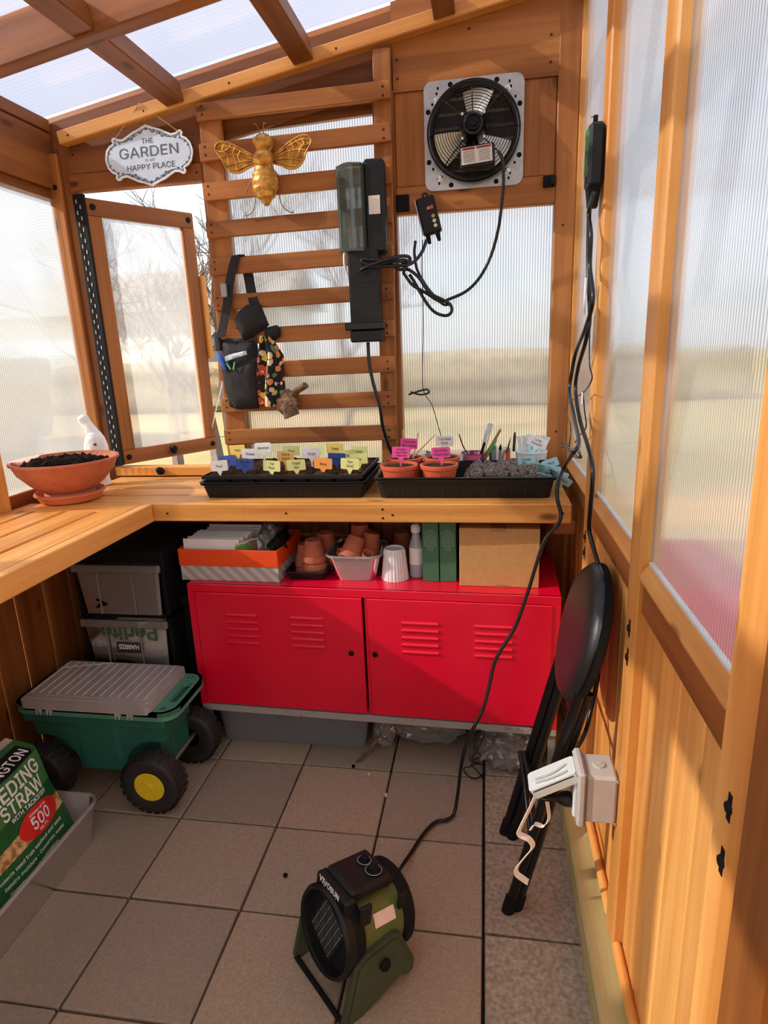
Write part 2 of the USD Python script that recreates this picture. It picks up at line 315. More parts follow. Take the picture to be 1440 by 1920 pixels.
gable(Polygon([(-1.525, 2.0), (-1.43, 2.0), (-1.43, 2.03), (-.285, 2.07), (-.285, zr(-.285) + .108), (-1.525, zr(-1.525) + .108)]), .468, .488, CEDARD)
gable(Polygon([(-.86, 2.028), (-.50, 2.092), (-.345, 2.094), (-.345, 2.13), (-.86, 2.10)]), .455, .478, CEDARD, 'pane_header')
plank(wb, -1.415, -.935, YB, .482, 1.969, 2.052, CEDARD, 'lintel_board')
plank(wb, -1.425, -.935, YB - .006, .482, 1.914, 1.969, CEDARD, 'lintel_board')
plank(wb, -.94, -.865, YB - .005, .50, .941, 2.06, CEDARD, 'stud')
plank(wb, -.352, -.285, YB - .005, .50, .941, 2.12, CEDAR, 'stud')
board(wb, (-1.42, .428, zr(-1.42) + .017), (.27, .428, zr(.27) + .017), .040, .04, (-.166, 0, 1), CEDAR2, 'wall_rafter')
mesh('pane', pane(.498, .83), PANE, wb, M=frame((-.036, .469, 1.352), (1, 0, 0), (0, 0, 1)))
mesh('pane', pane(.515, 1.17), PANE, wb, M=frame((-.609, .469, 1.525), (1, 0, 0), (0, 0, 1)))
mesh('bracket', cat_([bx(-.285, -.243, .442, .449, 1.772, 1.822)]), BLACKM, wb)
mesh('bracket', cat_([bx(.176, .212, .437, .449, 1.81, 1.842), bx(.196, .213, .425, .449, 1.815, 1.838)]), BLACKM, wb)
mesh('bracket', bx(.262, .29, .40, .46, 2.30, 2.335), BLACKM, wb)
sc = [mv(lathe([(0, .0015), (.0034, .001), (.0038, 0)], 8), TM((x, y, z), (90, 0, 0))) for x, y, z in
      [(-.27, YB, 2.15), (-.27, YB, 2.20), (.19, YB, 2.15), (.19, YB, 2.22), (-.05, YB, 2.26), (-1.4, YB, 2.03), (-1.4, YB - .006, 1.94), (-.955, YB - .006, 1.94), (.24, YB, 1.70), (.24, YB, 1.05)] + [(x, .408, zr(x) + .015) for x in (-1.38, -1.1, -.8, -.45, -.15)]]
mesh('screws', cat_(sc), SCREW, wb, kind='stuff')

# window: the sash stands open, hinged on its left side
win = struct('window_1')
mesh('hinge', bx(-1.418, -1.378, .438, .452, .95, 1.905, .001), BLACKM, win)
mesh('hinge_slots', cat_([bx(-1.408 + .013 * (k % 2), -1.404 + .013 * (k % 2), .4365, .4385, .965 + k * .0182, .978 + k * .0182, .0005) for k in range(51)]), pm('slot_light', (196, 190, 186), .4, metal=.6), win, kind='stuff')
th = math.radians(58); o = np.array([-1.388, .455, 0]); dx = np.array([math.cos(th), math.sin(th), 0]); nn = np.array([math.sin(th), -math.cos(th), 0])
def sash(a0, a1, z0, z1, t, off, mat, name, ch=.003):
    p0 = o + dx * a0 + nn * off; p1 = o + dx * a1 + nn * off
    if a1 - a0 > z1 - z0: board(win, p0 + [0, 0, (z0 + z1) / 2], p1 + [0, 0, (z0 + z1) / 2], z1 - z0, t, (0, 0, 1), mat, name, ch)
    else:
        c = (p0 + p1) / 2; board(win, c + [0, 0, z0], c + [0, 0, z1], a1 - a0, t, dx, mat, name, ch)
sash(0, .425, 1.838, 1.895, .028, 0, CEDARD, 'sash_rail'); sash(0, .425, .950, 1.005, .028, 0, CEDARD, 'sash_rail')
sash(0, .052, 1.005, 1.838, .028, 0, CEDAR, 'sash_stile'); sash(.373, .425, 1.005, 1.838, .028, 0, CEDARD, 'sash_stile')
sash(.425, .447, 1.33, 1.66, .03, .012, CEDAR2, 'sash_handle')
mesh('pane', pane(.325, .833), pane_mat('twinwall_sash', 'x', rib=.006, dark=.8), win, M=frame(o + dx * .2125 + [0, 0, 1.4215], dx, (0, 0, 1)))
for a, z in ((.022, 1.867), (.402, 1.867), (.022, .977), (.402, .977)): mesh('bolt', lathe([(0, .005), (.009, .004), (.011, 0)], 14), BLACKM, win, M=frame(o + dx * a + nn * .0145 + [0, 0, z], dx, (0, 0, 1)))
for a, z, off in ((.21, .984, .03),): mesh('catch', cat_([lathe([(0, .02), (.012, .018), (.014, .006), (.006, 0)], 16), mv(blob(.011, 2, .05), TM((0, -.012, .012)))]), BLACKM, win, M=frame(o + dx * a + nn * .014 + [0, 0, z], dx, (0, 0, 1)))
mesh('catch', cat_([mv(lathe([(0, .022), (.012, .02), (.015, .006), (.007, 0)], 16), TM((0, 0, 0), (90, 0, 0))), mv(blob(.012, 2, .05), TM((0, -.02, .006)))]), BLACKM, win, M=TM((-1.225, .446, .926)))
mesh('stay_rod', rod((-1.17, .80, 1.03), (-.945, .47, 1.27), .0022), STEEL, win)

# ---------------------------------------------------------------- left wall
XL = -1.48; wl = struct('wall_left')
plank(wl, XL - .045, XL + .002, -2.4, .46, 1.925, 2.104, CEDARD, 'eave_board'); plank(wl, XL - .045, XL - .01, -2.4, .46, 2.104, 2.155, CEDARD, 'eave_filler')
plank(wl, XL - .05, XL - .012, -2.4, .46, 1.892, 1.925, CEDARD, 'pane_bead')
plank(wl, -1.505, -1.452, .432, .482, 0, 2.035, CEDAR, 'corner_post', .004)
plank(wl, -1.452, -1.412, .449, .492, 0, 2.07, CEDARD, 'window_jamb', .003)
plank(wl, XL - .04, XL + .012, -.125, -.05, .868, 1.925, CEDAR2, 'stud', .004)
plank(wl, XL - .04, XL + .012, -.72, -.64, 0, 1.925, CEDAR, 'stud', .004)
plank(wl, XL - .04, XL + .012, -1.35, -1.27, 0, 1.925, CEDAR, 'stud', .004)
for y0, y1 in ((-.087, .432), (-.64, -.088), (-1.27, -.72), (-2.4, -1.35)):
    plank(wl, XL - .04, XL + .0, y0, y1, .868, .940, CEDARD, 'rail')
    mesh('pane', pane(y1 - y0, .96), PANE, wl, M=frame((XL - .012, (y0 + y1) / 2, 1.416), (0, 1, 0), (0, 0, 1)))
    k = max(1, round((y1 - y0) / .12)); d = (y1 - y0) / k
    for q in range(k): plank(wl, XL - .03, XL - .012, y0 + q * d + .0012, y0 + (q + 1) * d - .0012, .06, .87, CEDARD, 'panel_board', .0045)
plank(wl, XL - .06, XL + .03, -2.4, .5, 0, .06, GREENT, 'base_timber', .004)
mesh('bolt', lathe([(0, .004), (.008, .003), (.009, 0)], 12), BLACKM, wl, M=frame((-1.474, .4315, 1.93), (1, 0, 0), (0, 0, 1)))

# ---------------------------------------------------------------- front wall behind the camera, its door standing open
wf = struct('wall_front')
for x0, x1 in ((-1.48, -.95), (-.02, .272)):
    plank(wf, x0, x1, -2.45, -2.41, .868, .94, CEDAR, 'rail'); plank(wf, x0, x1, -2.45, -2.41, 0, .09, GREENT, 'base_timber')
    k = max(1, round((x1 - x0) / .12)); d = (x1 - x0) / k
    for q in range(k): plank(wf, x0 + q * d + .001, x0 + (q + 1) * d - .001, -2.44, -2.42, .09, .868, CEDAR2, 'panel_board')
    mesh('pane', pane(x1 - x0, 1.10), PANE, wf, M=frame(((x0 + x1) / 2, -2.43, 1.49), (-1, 0, 0), (0, 0, 1)))
for x in (-.985, -.02): plank(wf, x, x + .055, -2.46, -2.40, 0, 2.1, CEDAR, 'door_post')
plank(wf, -1.5, .3, -2.46, -2.41, 2.04, 2.34, CEDAR, 'header')

# ---------------------------------------------------------------- roof
rf = struct('ceiling')
for y in (-.045, -.60, -1.15, -1.70):
    board(rf, (-1.5, y, zr(-1.5) + .05), (.30, y, zr(.30) + .05), .105, .05, (-.166, 0, 1), CEDAR, 'rafter', .004)
for x in (-.992, -.558, -.125):
    for y0, y1 in ((-.02, .41), (-.575, -.07), (-1.125, -.625), (-1.675, -1.175)):
        board(rf, (x, y0, zr(x) + .035), (x, y1, zr(x) + .035), .065, .06, (1, 0, .166), CEDARD, 'purlin', .003)
for y0, y1 in ((-.045, .46), (-.60, -.045), (-1.15, -.60), (-1.75, -1.15), (-2.44, -1.75)):
    mesh('pane', pane(1.86, y1 - y0 - .004, .008), PANER, rf, M=frame((-.60, (y0 + y1) / 2, zr(-.60) + .112), (1, 0, .168), (0, -1, 0)))
board(rf, (-1.50, -2.3, zr(-1.5) + .085), (-1.50, .46, zr(-1.5) + .085), .05, .04, (1, 0, 0), CEDARD, 'eave_trim')

# ---------------------------------------------------------------- slatted benches
def bench(name, label):
    return thing(name, label, 'bench')
ZB = .903
b1 = bench('potting_bench', 'slatted cedar bench running along the back wall under the seed trays')
plank(b1, -1.40, .245, .030, .062, .844, ZB - .001, CEDAR2, 'fascia', .003)
for y0, y1 in ((.0625, .132), (.142, .238), (.248, .342), (.352, .445)): plank(b1, -1.40, .245, y0, y1, ZB - .024, ZB, CEDAR2, 'slat', .003)
plank(b1, .20, .262, .07, .444, .80, .842, CEDAR, 'cleat')
plank(b1, -.45, -.40, .07, .444, .842, .878, CEDARD, 'bearer'); plank(b1, -1.30, -1.25, .07, .444, .842, .878, CEDARD, 'bearer')
for x in (-1.0, -.46): plank(b1, x, x + .04, .40, .444, 0, .842, CEDARD, 'leg')
mesh('screws', cat_([mv(lathe([(0, .0015), (.0034, .001), (.0038, 0)], 8), TM((x, .0295, z), (90, 0, 0))) for x, z in ((-.99, .87), (-.60, .872), (-.30, .885), (-.27, .868), (-.30, .858), (.22, .875))]), SCREW, b1, kind='stuff')
b2 = bench('side_bench', 'slatted cedar bench along the left wall that carries the terracotta bowl')
plank(b2, -1.066, -1.036, -2.2, .027, .844, ZB - .001, CEDAR2, 'fascia', .003)
plank(b2, -1.464, -1.067, -.062, .027, ZB - .024, ZB, CEDAR2, 'end_board', .003)
for x0, x1 in ((-1.160, -1.0665), (-1.265, -1.172), (-1.37, -1.277), (-1.464, -1.382)): plank(b2, x0, x1, -2.2, -.0625, ZB - .024, ZB, CEDAR2, 'slat', .003)
for y in (-.9, -1.9): plank(b2, -1.464, -1.068, y, y + .04, .842, .878, CEDARD, 'bearer')
plank(b2, -1.12, -1.075, -2.15, -2.1, 0, .842, CEDARD, 'leg'); plank(b2, -1.46, -1.41, -1.2, -1.15, .06, .842, CEDARD, 'leg')
mesh('bracket', ext(Polygon([(0, 0), (.13, 0), (.02, -.10), (0, -.10)]), .03), CEDARD, b2, M=frame((XL + .002, -.07, .842), (1, 0, 0), (0, 0, 1)))

# ---------------------------------------------------------------- pallet trellis
tr = thing('pallet_trellis', 'slatted wooden pallet standing against the back wall left of the fan', 'pallet')
board(tr, (-.900, .428, .905), (-.880, .428, 2.10), .074, .02, (1, 0, 0), CEDAR, 'upright'); board(tr, (-.333, .428, .905), (-.313, .428, 2.225), .056, .02, (1, 0, 0), CEDAR, 'upright')
sl = []
for k in range(10):
    z = 2.104 - k * .1160; sh = -.0022 * k; rnd = (k * 37 % 5 - 2) * .0012
    board(tr, (-.917 + sh, .409, z - .004), (-.287 + sh, .409, z + .004), .0525 + rnd, .018, (0, 0, 1), CEDAR, 'slat', .0025)
    for x in (-.897 + sh, -.31 + sh):
        for dz in (-.012, .012): sl.append(mv(lathe([(0, .0012), (.0032, .001), (.0038, 0)], 8), TM((x, .3998, z + dz), (90, 0, 0))))
mesh('screws', cat_(sl), SCREW, tr, kind='stuff')



# ---------------------------------------------------------------- red steel cabinet
RED = pm('red_enamel', (226, 5, 50), .33, .05, sc=6, coat=.2); GREYS = pm('grey_steel', (150, 150, 146), .5, .1, sc=8, c2=(120, 112, 104))
RUST = pm('rusty_steel', (166, 162, 156), .6, c2=(136, 92, 56), sc=20, lo=.30, hi=.40)
CA = thing('steel_cabinet', 'low red steel cabinet with two louvred doors under the back bench', 'cabinet', TM((-.370, .020, 0), (0, 0, -1.74)))
CW, CD = 1.184, .385
mesh('body', cat_([bx(-CW / 2, CW / 2, .004, CD, .612, .63, .002), bx(-CW / 2, -CW / 2 + .022, .004, CD, .188, .612, .001), bx(CW / 2 - .022, CW / 2, .004, CD, .188, .612, .001), bx(-CW / 2, CW / 2, .02, CD, .188, .206, .001),
    bx(-CW / 2, CW / 2, .0, .012, .603, .63, .002), bx(-CW / 2, CW / 2, CD - .01, CD, .2, .62, .001), bx(.0, .022, .006, .03, .19, .61, .001), bx(-CW / 2, -CW / 2 + .024, .0, .012, .188, .605, .001), bx(CW / 2 - .026, CW / 2, .0, .012, .188, .605, .001)]), RED, CA)
mesh('base_rail', bx(-CW / 2, CW / 2, .002, CD, .163, .188, .002), RUST, CA)
for sx in (-1, 1):
    for y in (.012, CD - .03): mesh('leg', bx(sx * (CW / 2 - .012) - .011, sx * (CW / 2 - .012) + .011, y, y + .02, 0, .163, .002), GREYS, CA)
def cab_door(x0, x1, groups, lx):
    d = mesh('door', bx(x0, x1, -.004, .010, .197, .602, .002), RED, CA)
    for g0, g1 in groups:
        for k in range(5):
            z = .527 - k * .0245
            lv = ext(affinity.scale(Point(0, 0).buffer(1, quad_segs=5), .0048, .0062), g1 - g0)
            mesh('louvre', mv(lv, frame((g0, -.004, z), (0, 1, 0), (0, 0, 1))), RED, d)
    mesh('lock', mv(lathe([(0, .004), (.0085, .004), (.0095, .0015), (.0095, 0)], 18), TM((lx, -.004, .414), (90, 0, 0))), BLACKG, d)
O = -.370
cab_door(-.566, -.006, ((-.833 - O, -.724 - O), (-.611 - O, -.503 - O)), -.417 - O)
cab_door(.012, .568, ((-.252 - O, -.138 - O), (-.028 - O, .084 - O)), -.340 - O)

# ---------------------------------------------------------------- things stored on the cabinet
ZC = .6305
CARD = pm('cardboard', (196, 148, 92), .8, .06, sc=60); ORANGE = pm('orange_card', (236, 78, 22), .5, .03); STRIPE = usdkit.material(stage, W + '/Looks/striped_card', {'t': ('texture_coordinate', {}), 'w': ('wave_texture', {'bands_direction': 'diagonal', 'scale': 15}), 'r': ('rgb_ramp', {'ramp': [(.35, lin((196, 192, 186))), (.65, lin((166, 162, 156)))]}), 'p': ('principled_bsdf', {'roughness': .6})}, [('t.object', 'w.vector'), ('w.fac', 'r.fac'), ('r.color', 'p.base_color')], surface='p.BSDF')
PAPER = pm('envelope_paper', (236, 234, 230), .8, .03); SEEDP = [pm('seed_packet_' + n, c, .6, .2, sc=50) for n, c in (('green', (126, 178, 78)), ('brown', (140, 108, 80)), ('white', (222, 218, 208)), ('dark', (34, 34, 38)))]
S = thing('shoebox', 'open orange and grey striped shoebox holding white envelopes and seed packets', 'box', TM((-.822, .066, ZC), (0, 0, -1.2)))
w, d, h = .338, .235, .108
mesh('base', cat_([bx(-w / 2, w / 2, 0, .004, 0, h * .56, .001), bx(-w / 2, w / 2, d - .004, d, 0, h * .56, .001), bx(-w / 2, -w / 2 + .004, .004, d - .004, 0, h * .56, .001), bx(w / 2 - .004, w / 2, .004, d - .004, 0, h * .56, .001), bx(-w / 2, w / 2, 0, d, 0, .003, .0005)]), STRIPE, S)
mesh('rim', cat_([bx(-w / 2 - .002, w / 2 + .002, -.003, .003, h * .48, h, .001), bx(-w / 2 - .002, w / 2 + .002, d - .003, d + .003, h * .48, h, .001), bx(-w / 2 - .003, -w / 2 + .003, .003, d - .003, h * .48, h, .001), bx(w / 2 - .003, w / 2 + .003, .003, d - .003, h * .48, h, .001)]), ORANGE, S)
env0 = None
ORD = ['frontmost', 'second', 'third', 'fourth', 'fifth', 'sixth', 'seventh', 'eighth', 'ninth', 'tenth', 'eleventh', 'twelfth', 'thirteenth', 'rearmost']
for k in range(14):
    M = TM((-.886 + .0018 * k + RNG.uniform(-.003, .003), .082 + k * .0136, ZC + .004 + RNG.uniform(0, .012)), (-3 + RNG.uniform(-2, 2), 0, -1.2))
    if env0 is None:
        env0 = thing('envelope', 'frontmost white envelope in the row filed in the orange shoebox', 'envelope', M, 'white envelopes in the shoebox'); mesh('sheet', bx(-.098, .098, -.0012, .0012, 0, .124, .0005), PAPER, env0); mesh('flap', mv(ext(Polygon([(-.097, 0), (.097, 0), (0, -.06)]), .0008), frame((0, .0022, .1235), (1, 0, 0), (0, 0, 1))), PAPER, env0)
    else: dup(env0, M, f'{ORD[k]} white envelope ' + ('from the front ' if k < 13 else '') + 'in the row filed in the orange shoebox')
mesh_ = mesh
for k, (x, mt, lb) in enumerate([(-.765, 0, 'green printed seed packet beside the white envelopes'), (-.752, 1, 'brown printed seed packet behind the green one'), (-.728, 2, 'pale seed packet leaning in the right half of the shoebox'), (-.705, 2, 'pale seed packet nearest the right end of the shoebox')]):
    s = thing('seed_packet', lb, 'seed packet', TM((x, .10 + .02 * k, ZC + .006), (-6, 0, 60 - 14 * k))); mesh('sleeve', bx(-.04, .04, -.002, .002, 0, .112 + .004 * (k % 2), .001), SEEDP[mt], s); mesh('crimp', bx(-.04, .04, -.0008, .0008, .112, .120, .0003), SEEDP[2], s)
bagm = film_mat('smoky_film', (120, 124, 118), .35, .2)
v = blob(1, 4, .5, 9, 5, (.05, .07, .075)); tag(mesh('plastic_pouch', mv(v, TM((-.706, .19, ZC + .085))), bagm, None, smooth=True), 'crumpled translucent grey plastic pouch stuffed in the shoebox', 'bag')
v = blob(1, 4, .5, 7, 9, (.028, .075, .07)); tag(mesh('dark_pouch', mv(v, TM((-.675, .15, ZC + .082), (0, 14, 0))), BLACKM, None, smooth=True), 'black pouch at the right end of the shoebox', 'bag')

def cpot(r0, r1, h, rim=.2, lip=.12):
    """clay pot, opening up"""
    k = r1 * lip
    return lathe([(0, 0), (r0, 0), (r1 * .93, h * (1 - rim)), (r1 * .93 + k * .5, h * (1 - rim)), (r1 + k * .5, h), (r1 - k * .4, h), (r1 * .8, h * (1 - rim)), (r0 * .85, .006), (0, .006)], 28)
def clay(name_loc, M, r0=.026, r1=.038, h=.07, label='', group=None, mat=None):
    p = thing('clay_pot', label, 'flowerpot', M, group); mesh('body', lathe([(.005, 0), (r0, 0), (r1 * .95, h * .72), (r1 * .86, h * .72), (r0 * .85, .005), (.005, .005), (.005, 0)], 28), mat or TERRAC, p, smooth=40)
    mesh('rim', lathe([(r1 * .95, h * .70), (r1 * 1.06, h * .72), (r1 * 1.1, h), (r1 * .95, h), (r1 * .88, h * .70), (r1 * .95, h * .70)], 28), mat or TERRAC, p, smooth=40); return p
# black tray with upturned stacks of clay pots
t = thing('saucer_tray', 'shallow black plastic tray under the clay pot stacks beside the shoebox', 'tray', TM((-.570, .175, ZC)))
mesh('tray', taper(.115, .16, .135, .185, .028, .012, .002), BLACK, t, smooth=30); mesh('rim', cat_([tube(np.c_[np.array(rrect(.135, .185, .013).exterior.coords)[:-1], np.full(len(rrect(.135, .185, .013).exterior.coords) - 1, .028)], .003, 6, 0, True)]), BLACK, t, smooth=60)
FL = np.diag([1, -1, -1, 1.0])
def stack(x, y, n, z0, lb, e=(0, 0, 0)):
    for k in range(n):
        clay('', TM((x, y, z0 + .07 + k * .026)) @ TM((0, 0, 0), e) @ FL, label=lb % ('bottom' if k == 0 else 'top' if k == n - 1 else 'middle'))
stack(-.552, .135, 3, ZC + .003, '%s clay pot of the front upside-down stack on the black tray')
stack(-.588, .172, 2, ZC + .003, '%s clay pot of the left upside-down stack on the black tray')
stack(-.530, .215, 3, ZC + .003, '%s clay pot of the rear upside-down stack on the black tray')
# translucent tub with pots lying in it
MILK = film_mat('milky_plastic', (236, 228, 222), .72, .3)
t = thing('plastic_tub', 'milky translucent food tub full of small clay pots', 'tub', TM((-.412, .165, ZC)))
mesh('tub', taper(.135, .14, .175, .18, .085, .035, .0022), MILK, t, smooth=30)
rr = np.array(rrect(.178, .183, .036).exterior.coords)[:-1]; mesh('rim', tube(np.c_[rr, np.full(len(rr), .085)], .0045, 6, 0, True), MILK, t, smooth=60)
for k, (x, y, z, e, lb) in enumerate([(-.405, .135, .105, (158, 18, 0), 'clay pot lying tilted on top of the milky tub'), (-.448, .175, .09, (175, -10, 0), 'clay pot at the left rim of the milky tub'), (-.365, .185, .105, (172, 12, 0), 'upturned clay pot at the right rim of the milky tub'), (-.41, .215, .125, (178, 0, 0), 'upturned clay pot highest at the rear of the milky tub')]):
    clay('', TM((x, y, ZC + z + .03), e), label=lb, r0=.027, r1=.037)
for k, (x, y, lb) in enumerate([(-.372, .105, 'tiny clay pot in front at the rim of the milky tub'), (-.455, .115, 'tiny clay pot in the left front of the milky tub')]): clay('', TM((x, y, ZC + .07), (25, 20, 0)), r0=.012, r1=.017, h=.03, label=lb)
tag(mesh('gardening_cloth', mv(grid(18, 12, lambda u, v: (-.468 + .02 * v + .006 * math.sin(9 * u), .10 + .12 * u, ZC + .075 + .03 * math.sin(u * 3.1) + .02 * v)), np.eye(4)), BLACKM, None, smooth=True), 'black cloth edge hanging over the left side of the milky tub', 'cloth')
stack(-.415, .33, 2, ZC, '%s clay pot of the dark stack at the back behind the milky tub')
stack(-.285, .33, 2, ZC, '%s clay pot of the dark stack at the back behind the fluted cup')
# white fluted pot, upside down
def flute(r0, r1, h, n=24):
    rings = []; a = np.linspace(0, 2 * np.pi, 6 * n + 1)[:-1]
    for r, z in ((r0, 0), (r1, h)): k = r * (1 + .018 * np.sign(np.sin(a * n))); rings.append(np.c_[k * np.cos(a), k * np.sin(a), np.full(len(a), z)])
    V = np.vstack(rings + [[[0, 0, 0], [0, 0, h]]]); n_ = len(a); F = []
    for j in range(n_):
        q = (j + 1) % n_; F += [(j, q, n_ + q), (j, n_ + q, n_ + j), (2 * n_, q, j), (2 * n_ + 1, n_ + j, n_ + q)]
    return trimesh.Trimesh(V, np.array(F), process=False)
t = thing('fluted_cup', 'white fluted plastic cup standing upside down on the cabinet', 'cup', TM((-.284, .130, ZC)))
mesh('wall', flute(.0435, .034, .096), WHITEP, t); mesh('base_ring', mv(lathe([(.034, 0), (.031, .006), (.026, .006), (.024, .0015), (0, .0015)], 36), TM((0, 0, .096))), WHITEP, t, smooth=30)
# bottle
t = thing('spray_bottle', 'clear grey bottle standing between the white cup and green boxes', 'bottle', TM((-.216, .150, ZC)))
mesh('bottle', lathe([(0, 0), (.020, 0), (.0225, .004), (.0225, .105), (.014, .135), (.0125, .15), (.0, .15)], 28), film_mat('bottle_plastic', (186, 194, 204), .3, .1), t, smooth=30)
mesh('liquid', lathe([(0, .003), (.0215, .004), (.0215, .034), (0, .034)], 28), pm('grey_liquid', (96, 106, 118), .2), t, smooth=30); mesh('cap', lathe([(0, .150), (.016, .150), (.016, .168), (.010, .176), (0, .176)], 20), WHITEP, t, smooth=30); mesh('label_wrap', lathe([(.0229, .045), (.0229, .10)], 28), WHITEP, t, smooth=True)
# green boxes
GREENB = pm('green_box', (58, 110, 78), .6, .04)
for k, (x, lb) in enumerate(((-.166, 'left of the two green boxes standing on the red cabinet'), (-.112, 'right of the two green boxes beside the brown carton'))):
    t = thing('green_box', lb, 'box', TM((x, .104, ZC), (0, 0, -1.5))); mesh('carton', bx(-.0255, .0255, 0, .17, 0, .196, .001), GREENB, t)
    ln = ['WARNING', 'KEEP THIS PRODUCT', 'OUT OF REACH OF ALL', 'CHILDREN AND PETS', 'STORE IN DRY PLACE', 'AWAY FROM DIRECT', 'READ ALL DIRECTIONS', 'BEFORE OPENING', 'DO NOT REUSE', 'THIS BOX']
    mesh('print', cat_([text(s, .0042, TM() @ frame((-.0195 + (.0 if q not in (0, 8, 9) else .008), -.0006, .165 - q * .0068), (1, 0, 0), (0, 0, 1)), width=.039 if q not in (0, 8, 9) else .022) for q, s in enumerate(ln)]), pm(f'green_print_{k}', (168, 198, 174), .6), t)
t = thing('carton', 'plain brown cardboard carton at the right end of the red cabinet', 'box', TM((.0435, .069, ZC), (0, 0, -1.5)))
mesh('carton', bx(-.119, .119, 0, .20, 0, .186, .0015), CARD, t); TAPE = pm('packing_tape', (168, 122, 76), .25)
mesh('tape', cat_([bx(-.026, .020, -.0006, .0, .176, .186, .0002), bx(-.026, .02, -.0006, .2, .1862, .1868, .0002)]), TAPE, t); mesh('tape', bx(-.008, .034, -.0006, .0, 0, .007, .0002), TAPE, t)
mesh('flap_seam', bx(-.119, .119, .099, .101, .1858, .1864, .0001), TAPE, t)

# ---------------------------------------------------------------- plastic drawers under the corner of the benches
FROST = film_mat('frosted_drawer', (140, 136, 132), .40, .3); FROST2 = film_mat('frosted_drawer_clear', (196, 190, 184), .88, .3)
D = thing('drawer_tower', 'black plastic drawer tower with smoky clear drawers in the dark corner', 'drawers', TM((-1.205, .028, 0)))
mesh('frame', cat_([bx(-.165, -.155, .02, .36, 0, .70), bx(.150, .165, .02, .36, 0, .70), bx(-.165, .165, .02, .36, .695, .735, .004), bx(-.165, .165, .02, .36, .497, .512), bx(-.165, .165, .02, .36, .292, .306), bx(-.165, .165, .02, .36, 0, .09), bx(-.165, .165, .35, .36, 0, .70)]), BLACKM, D)
for z0, z1 in ((.512, .692), (.306, .494), (.09, .288)):
    h = z1 - z0
    dr = mesh('drawer', mv(taper(.276, .30, .304, .318, h, .012, .003), TM((0, .163, z0))), FROST2 if z0 == .306 else FROST, D, smooth=30)
    mesh('front_lip', bx(-.158, .160, -.006, .012, z1 - .026, z1, .004), FROST, dr); mesh('rib', bx(-.072, -.066, -.001, .004, z0 + .006, z1 - .02, .001), FROST, dr); mesh('rib', bx(.052, .058, -.001, .004, z0 + .006, z1 - .02, .001), FROST, dr)
v = cbox(.25, .24, .165, .05); v = v.subdivide().subdivide().subdivide(); v.vertices += (np.stack([meshkit.fbm(v.vertices * 16 + k * 5, 3, 30 + k) for k in range(3)], 1) - .5) * .03
t = thing('perlite_bag', 'cream bag of perlite with green lettering upside down in the lower drawer', 'bag', TM((-1.190, .172, .400)))
mesh('bag', v, pm('cream_bag', (250, 242, 224), .6, .04), t, smooth=True)
UP = frame((.0, 0, 0), (-1, 0, 0), (0, 0, -1))
mesh('lettering', text('Perlite', .046, frame((.108, -.1395, .070), (-1, 0, 0), (0, 0, -1)), True, .002, .205), pm('print_green', (64, 98, 68), .6), t)
mesh('maker_patch', bx(-.055, .040, -.1385, -.1345, -.028, .010, .0005), pm('patch_dark', (52, 46, 42), .6), t)
mesh('lettering', text('HARRIS', .017, frame((.030, -.1395, .004), (-1, 0, 0), (0, 0, -1)), True, .0014, .074), INKW, t)
v = blob(1, 3, .5, 9, 77, (.05, .03, .035)); tag(mesh('plant_scrap', mv(v, TM((-1.29, .068, .555))), SOIL, None, smooth=True), 'dark tangled plant scraps in the left of the upper drawer', 'scraps')
t = thing('storage_crate', 'black plastic crate squeezed between the drawer tower and red cabinet', 'crate', TM((-1.002, .12, 0))); mesh('body', bx(-.030, .020, 0, .26, 0, .52, .004), BLACKM, t); mesh('lid', bx(-.034, .024, -.004, .264, .52, .545, .004), BLACK, t)

# ---------------------------------------------------------------- garden cart
GC = pm('cart_green', (42, 104, 88), .42, .08, sc=8, bump=.05); GL = pm('cart_rim_green', (86, 148, 124), .45, .06); LID = pm('cart_lid_grey', (172, 164, 160), .5, .08, sc=12, bump=.08)
TIRE = pm('tyre', (38, 34, 34), .55, .15, sc=30); YEL = pm('hub_yellow', (236, 208, 28), .45, .05)
G = thing('garden_cart', 'green wheeled garden seat cart with a grey ribbed lid', 'cart', TM((-1.185, -.120, 0)))
pf = Polygon([(-.245, .305), (.225, .305), (.212, .175), (.20, .09), (-.20, .09), (-.235, .295)])
pf = pf.difference(Point(.185, .095).buffer(.110)).difference(Point(-.190, .095).buffer(.110))
pf = max(getattr(pf, 'geoms', [pf]), key=lambda q: q.area)
tubm = ext(pf, .17); tubm.apply_transform(frame((0, .085, 0), (1, 0, 0), (0, 0, 1)))
core = bx(-.232, .212, -.078, .10, .19, .305, .02)
mesh('body', cat_([tubm, core, bx(-.075, .07, -.095, .09, .09, .305, .012), bx(-.250, .230, -.100, .118, .255, .305, .008), bx(.04, .205, -.058, .08, .09, .26, .02), bx(.10, .208, -.03, .088, .088, .26, .012), bx(-.20, -.05, -.058, .08, .11, .26, .02)]), GC, G)
rim = rrect(.545, .245, .05); rim = rim.difference(rrect(.028, .115, .013, .238, 0)).difference(Point(.226, .093).buffer(.011)).difference(Point(.226, -.093).buffer(.011)).difference(rrect(.028, .115, .013, -.238, 0))
mesh('rim', cat_([mv(ext(rim, .014), TM((0, .01, .308))), mv(ext(rrect(.545, .245, .05).difference(rrect(.527, .227, .045)), .028), TM((0, .01, .294)))]), GL, G)
lid = mesh('lid', cat_([mv(ext(rrect(.432, .250, .018), .027), TM((-.016, .007, .317))), mv(ext(rrect(.414, .228, .016), .008), TM((-.016, .008, .343))), mv(ext(rrect(.396, .206, .014), .006), TM((-.016, .008, .350)))]), LID, G)
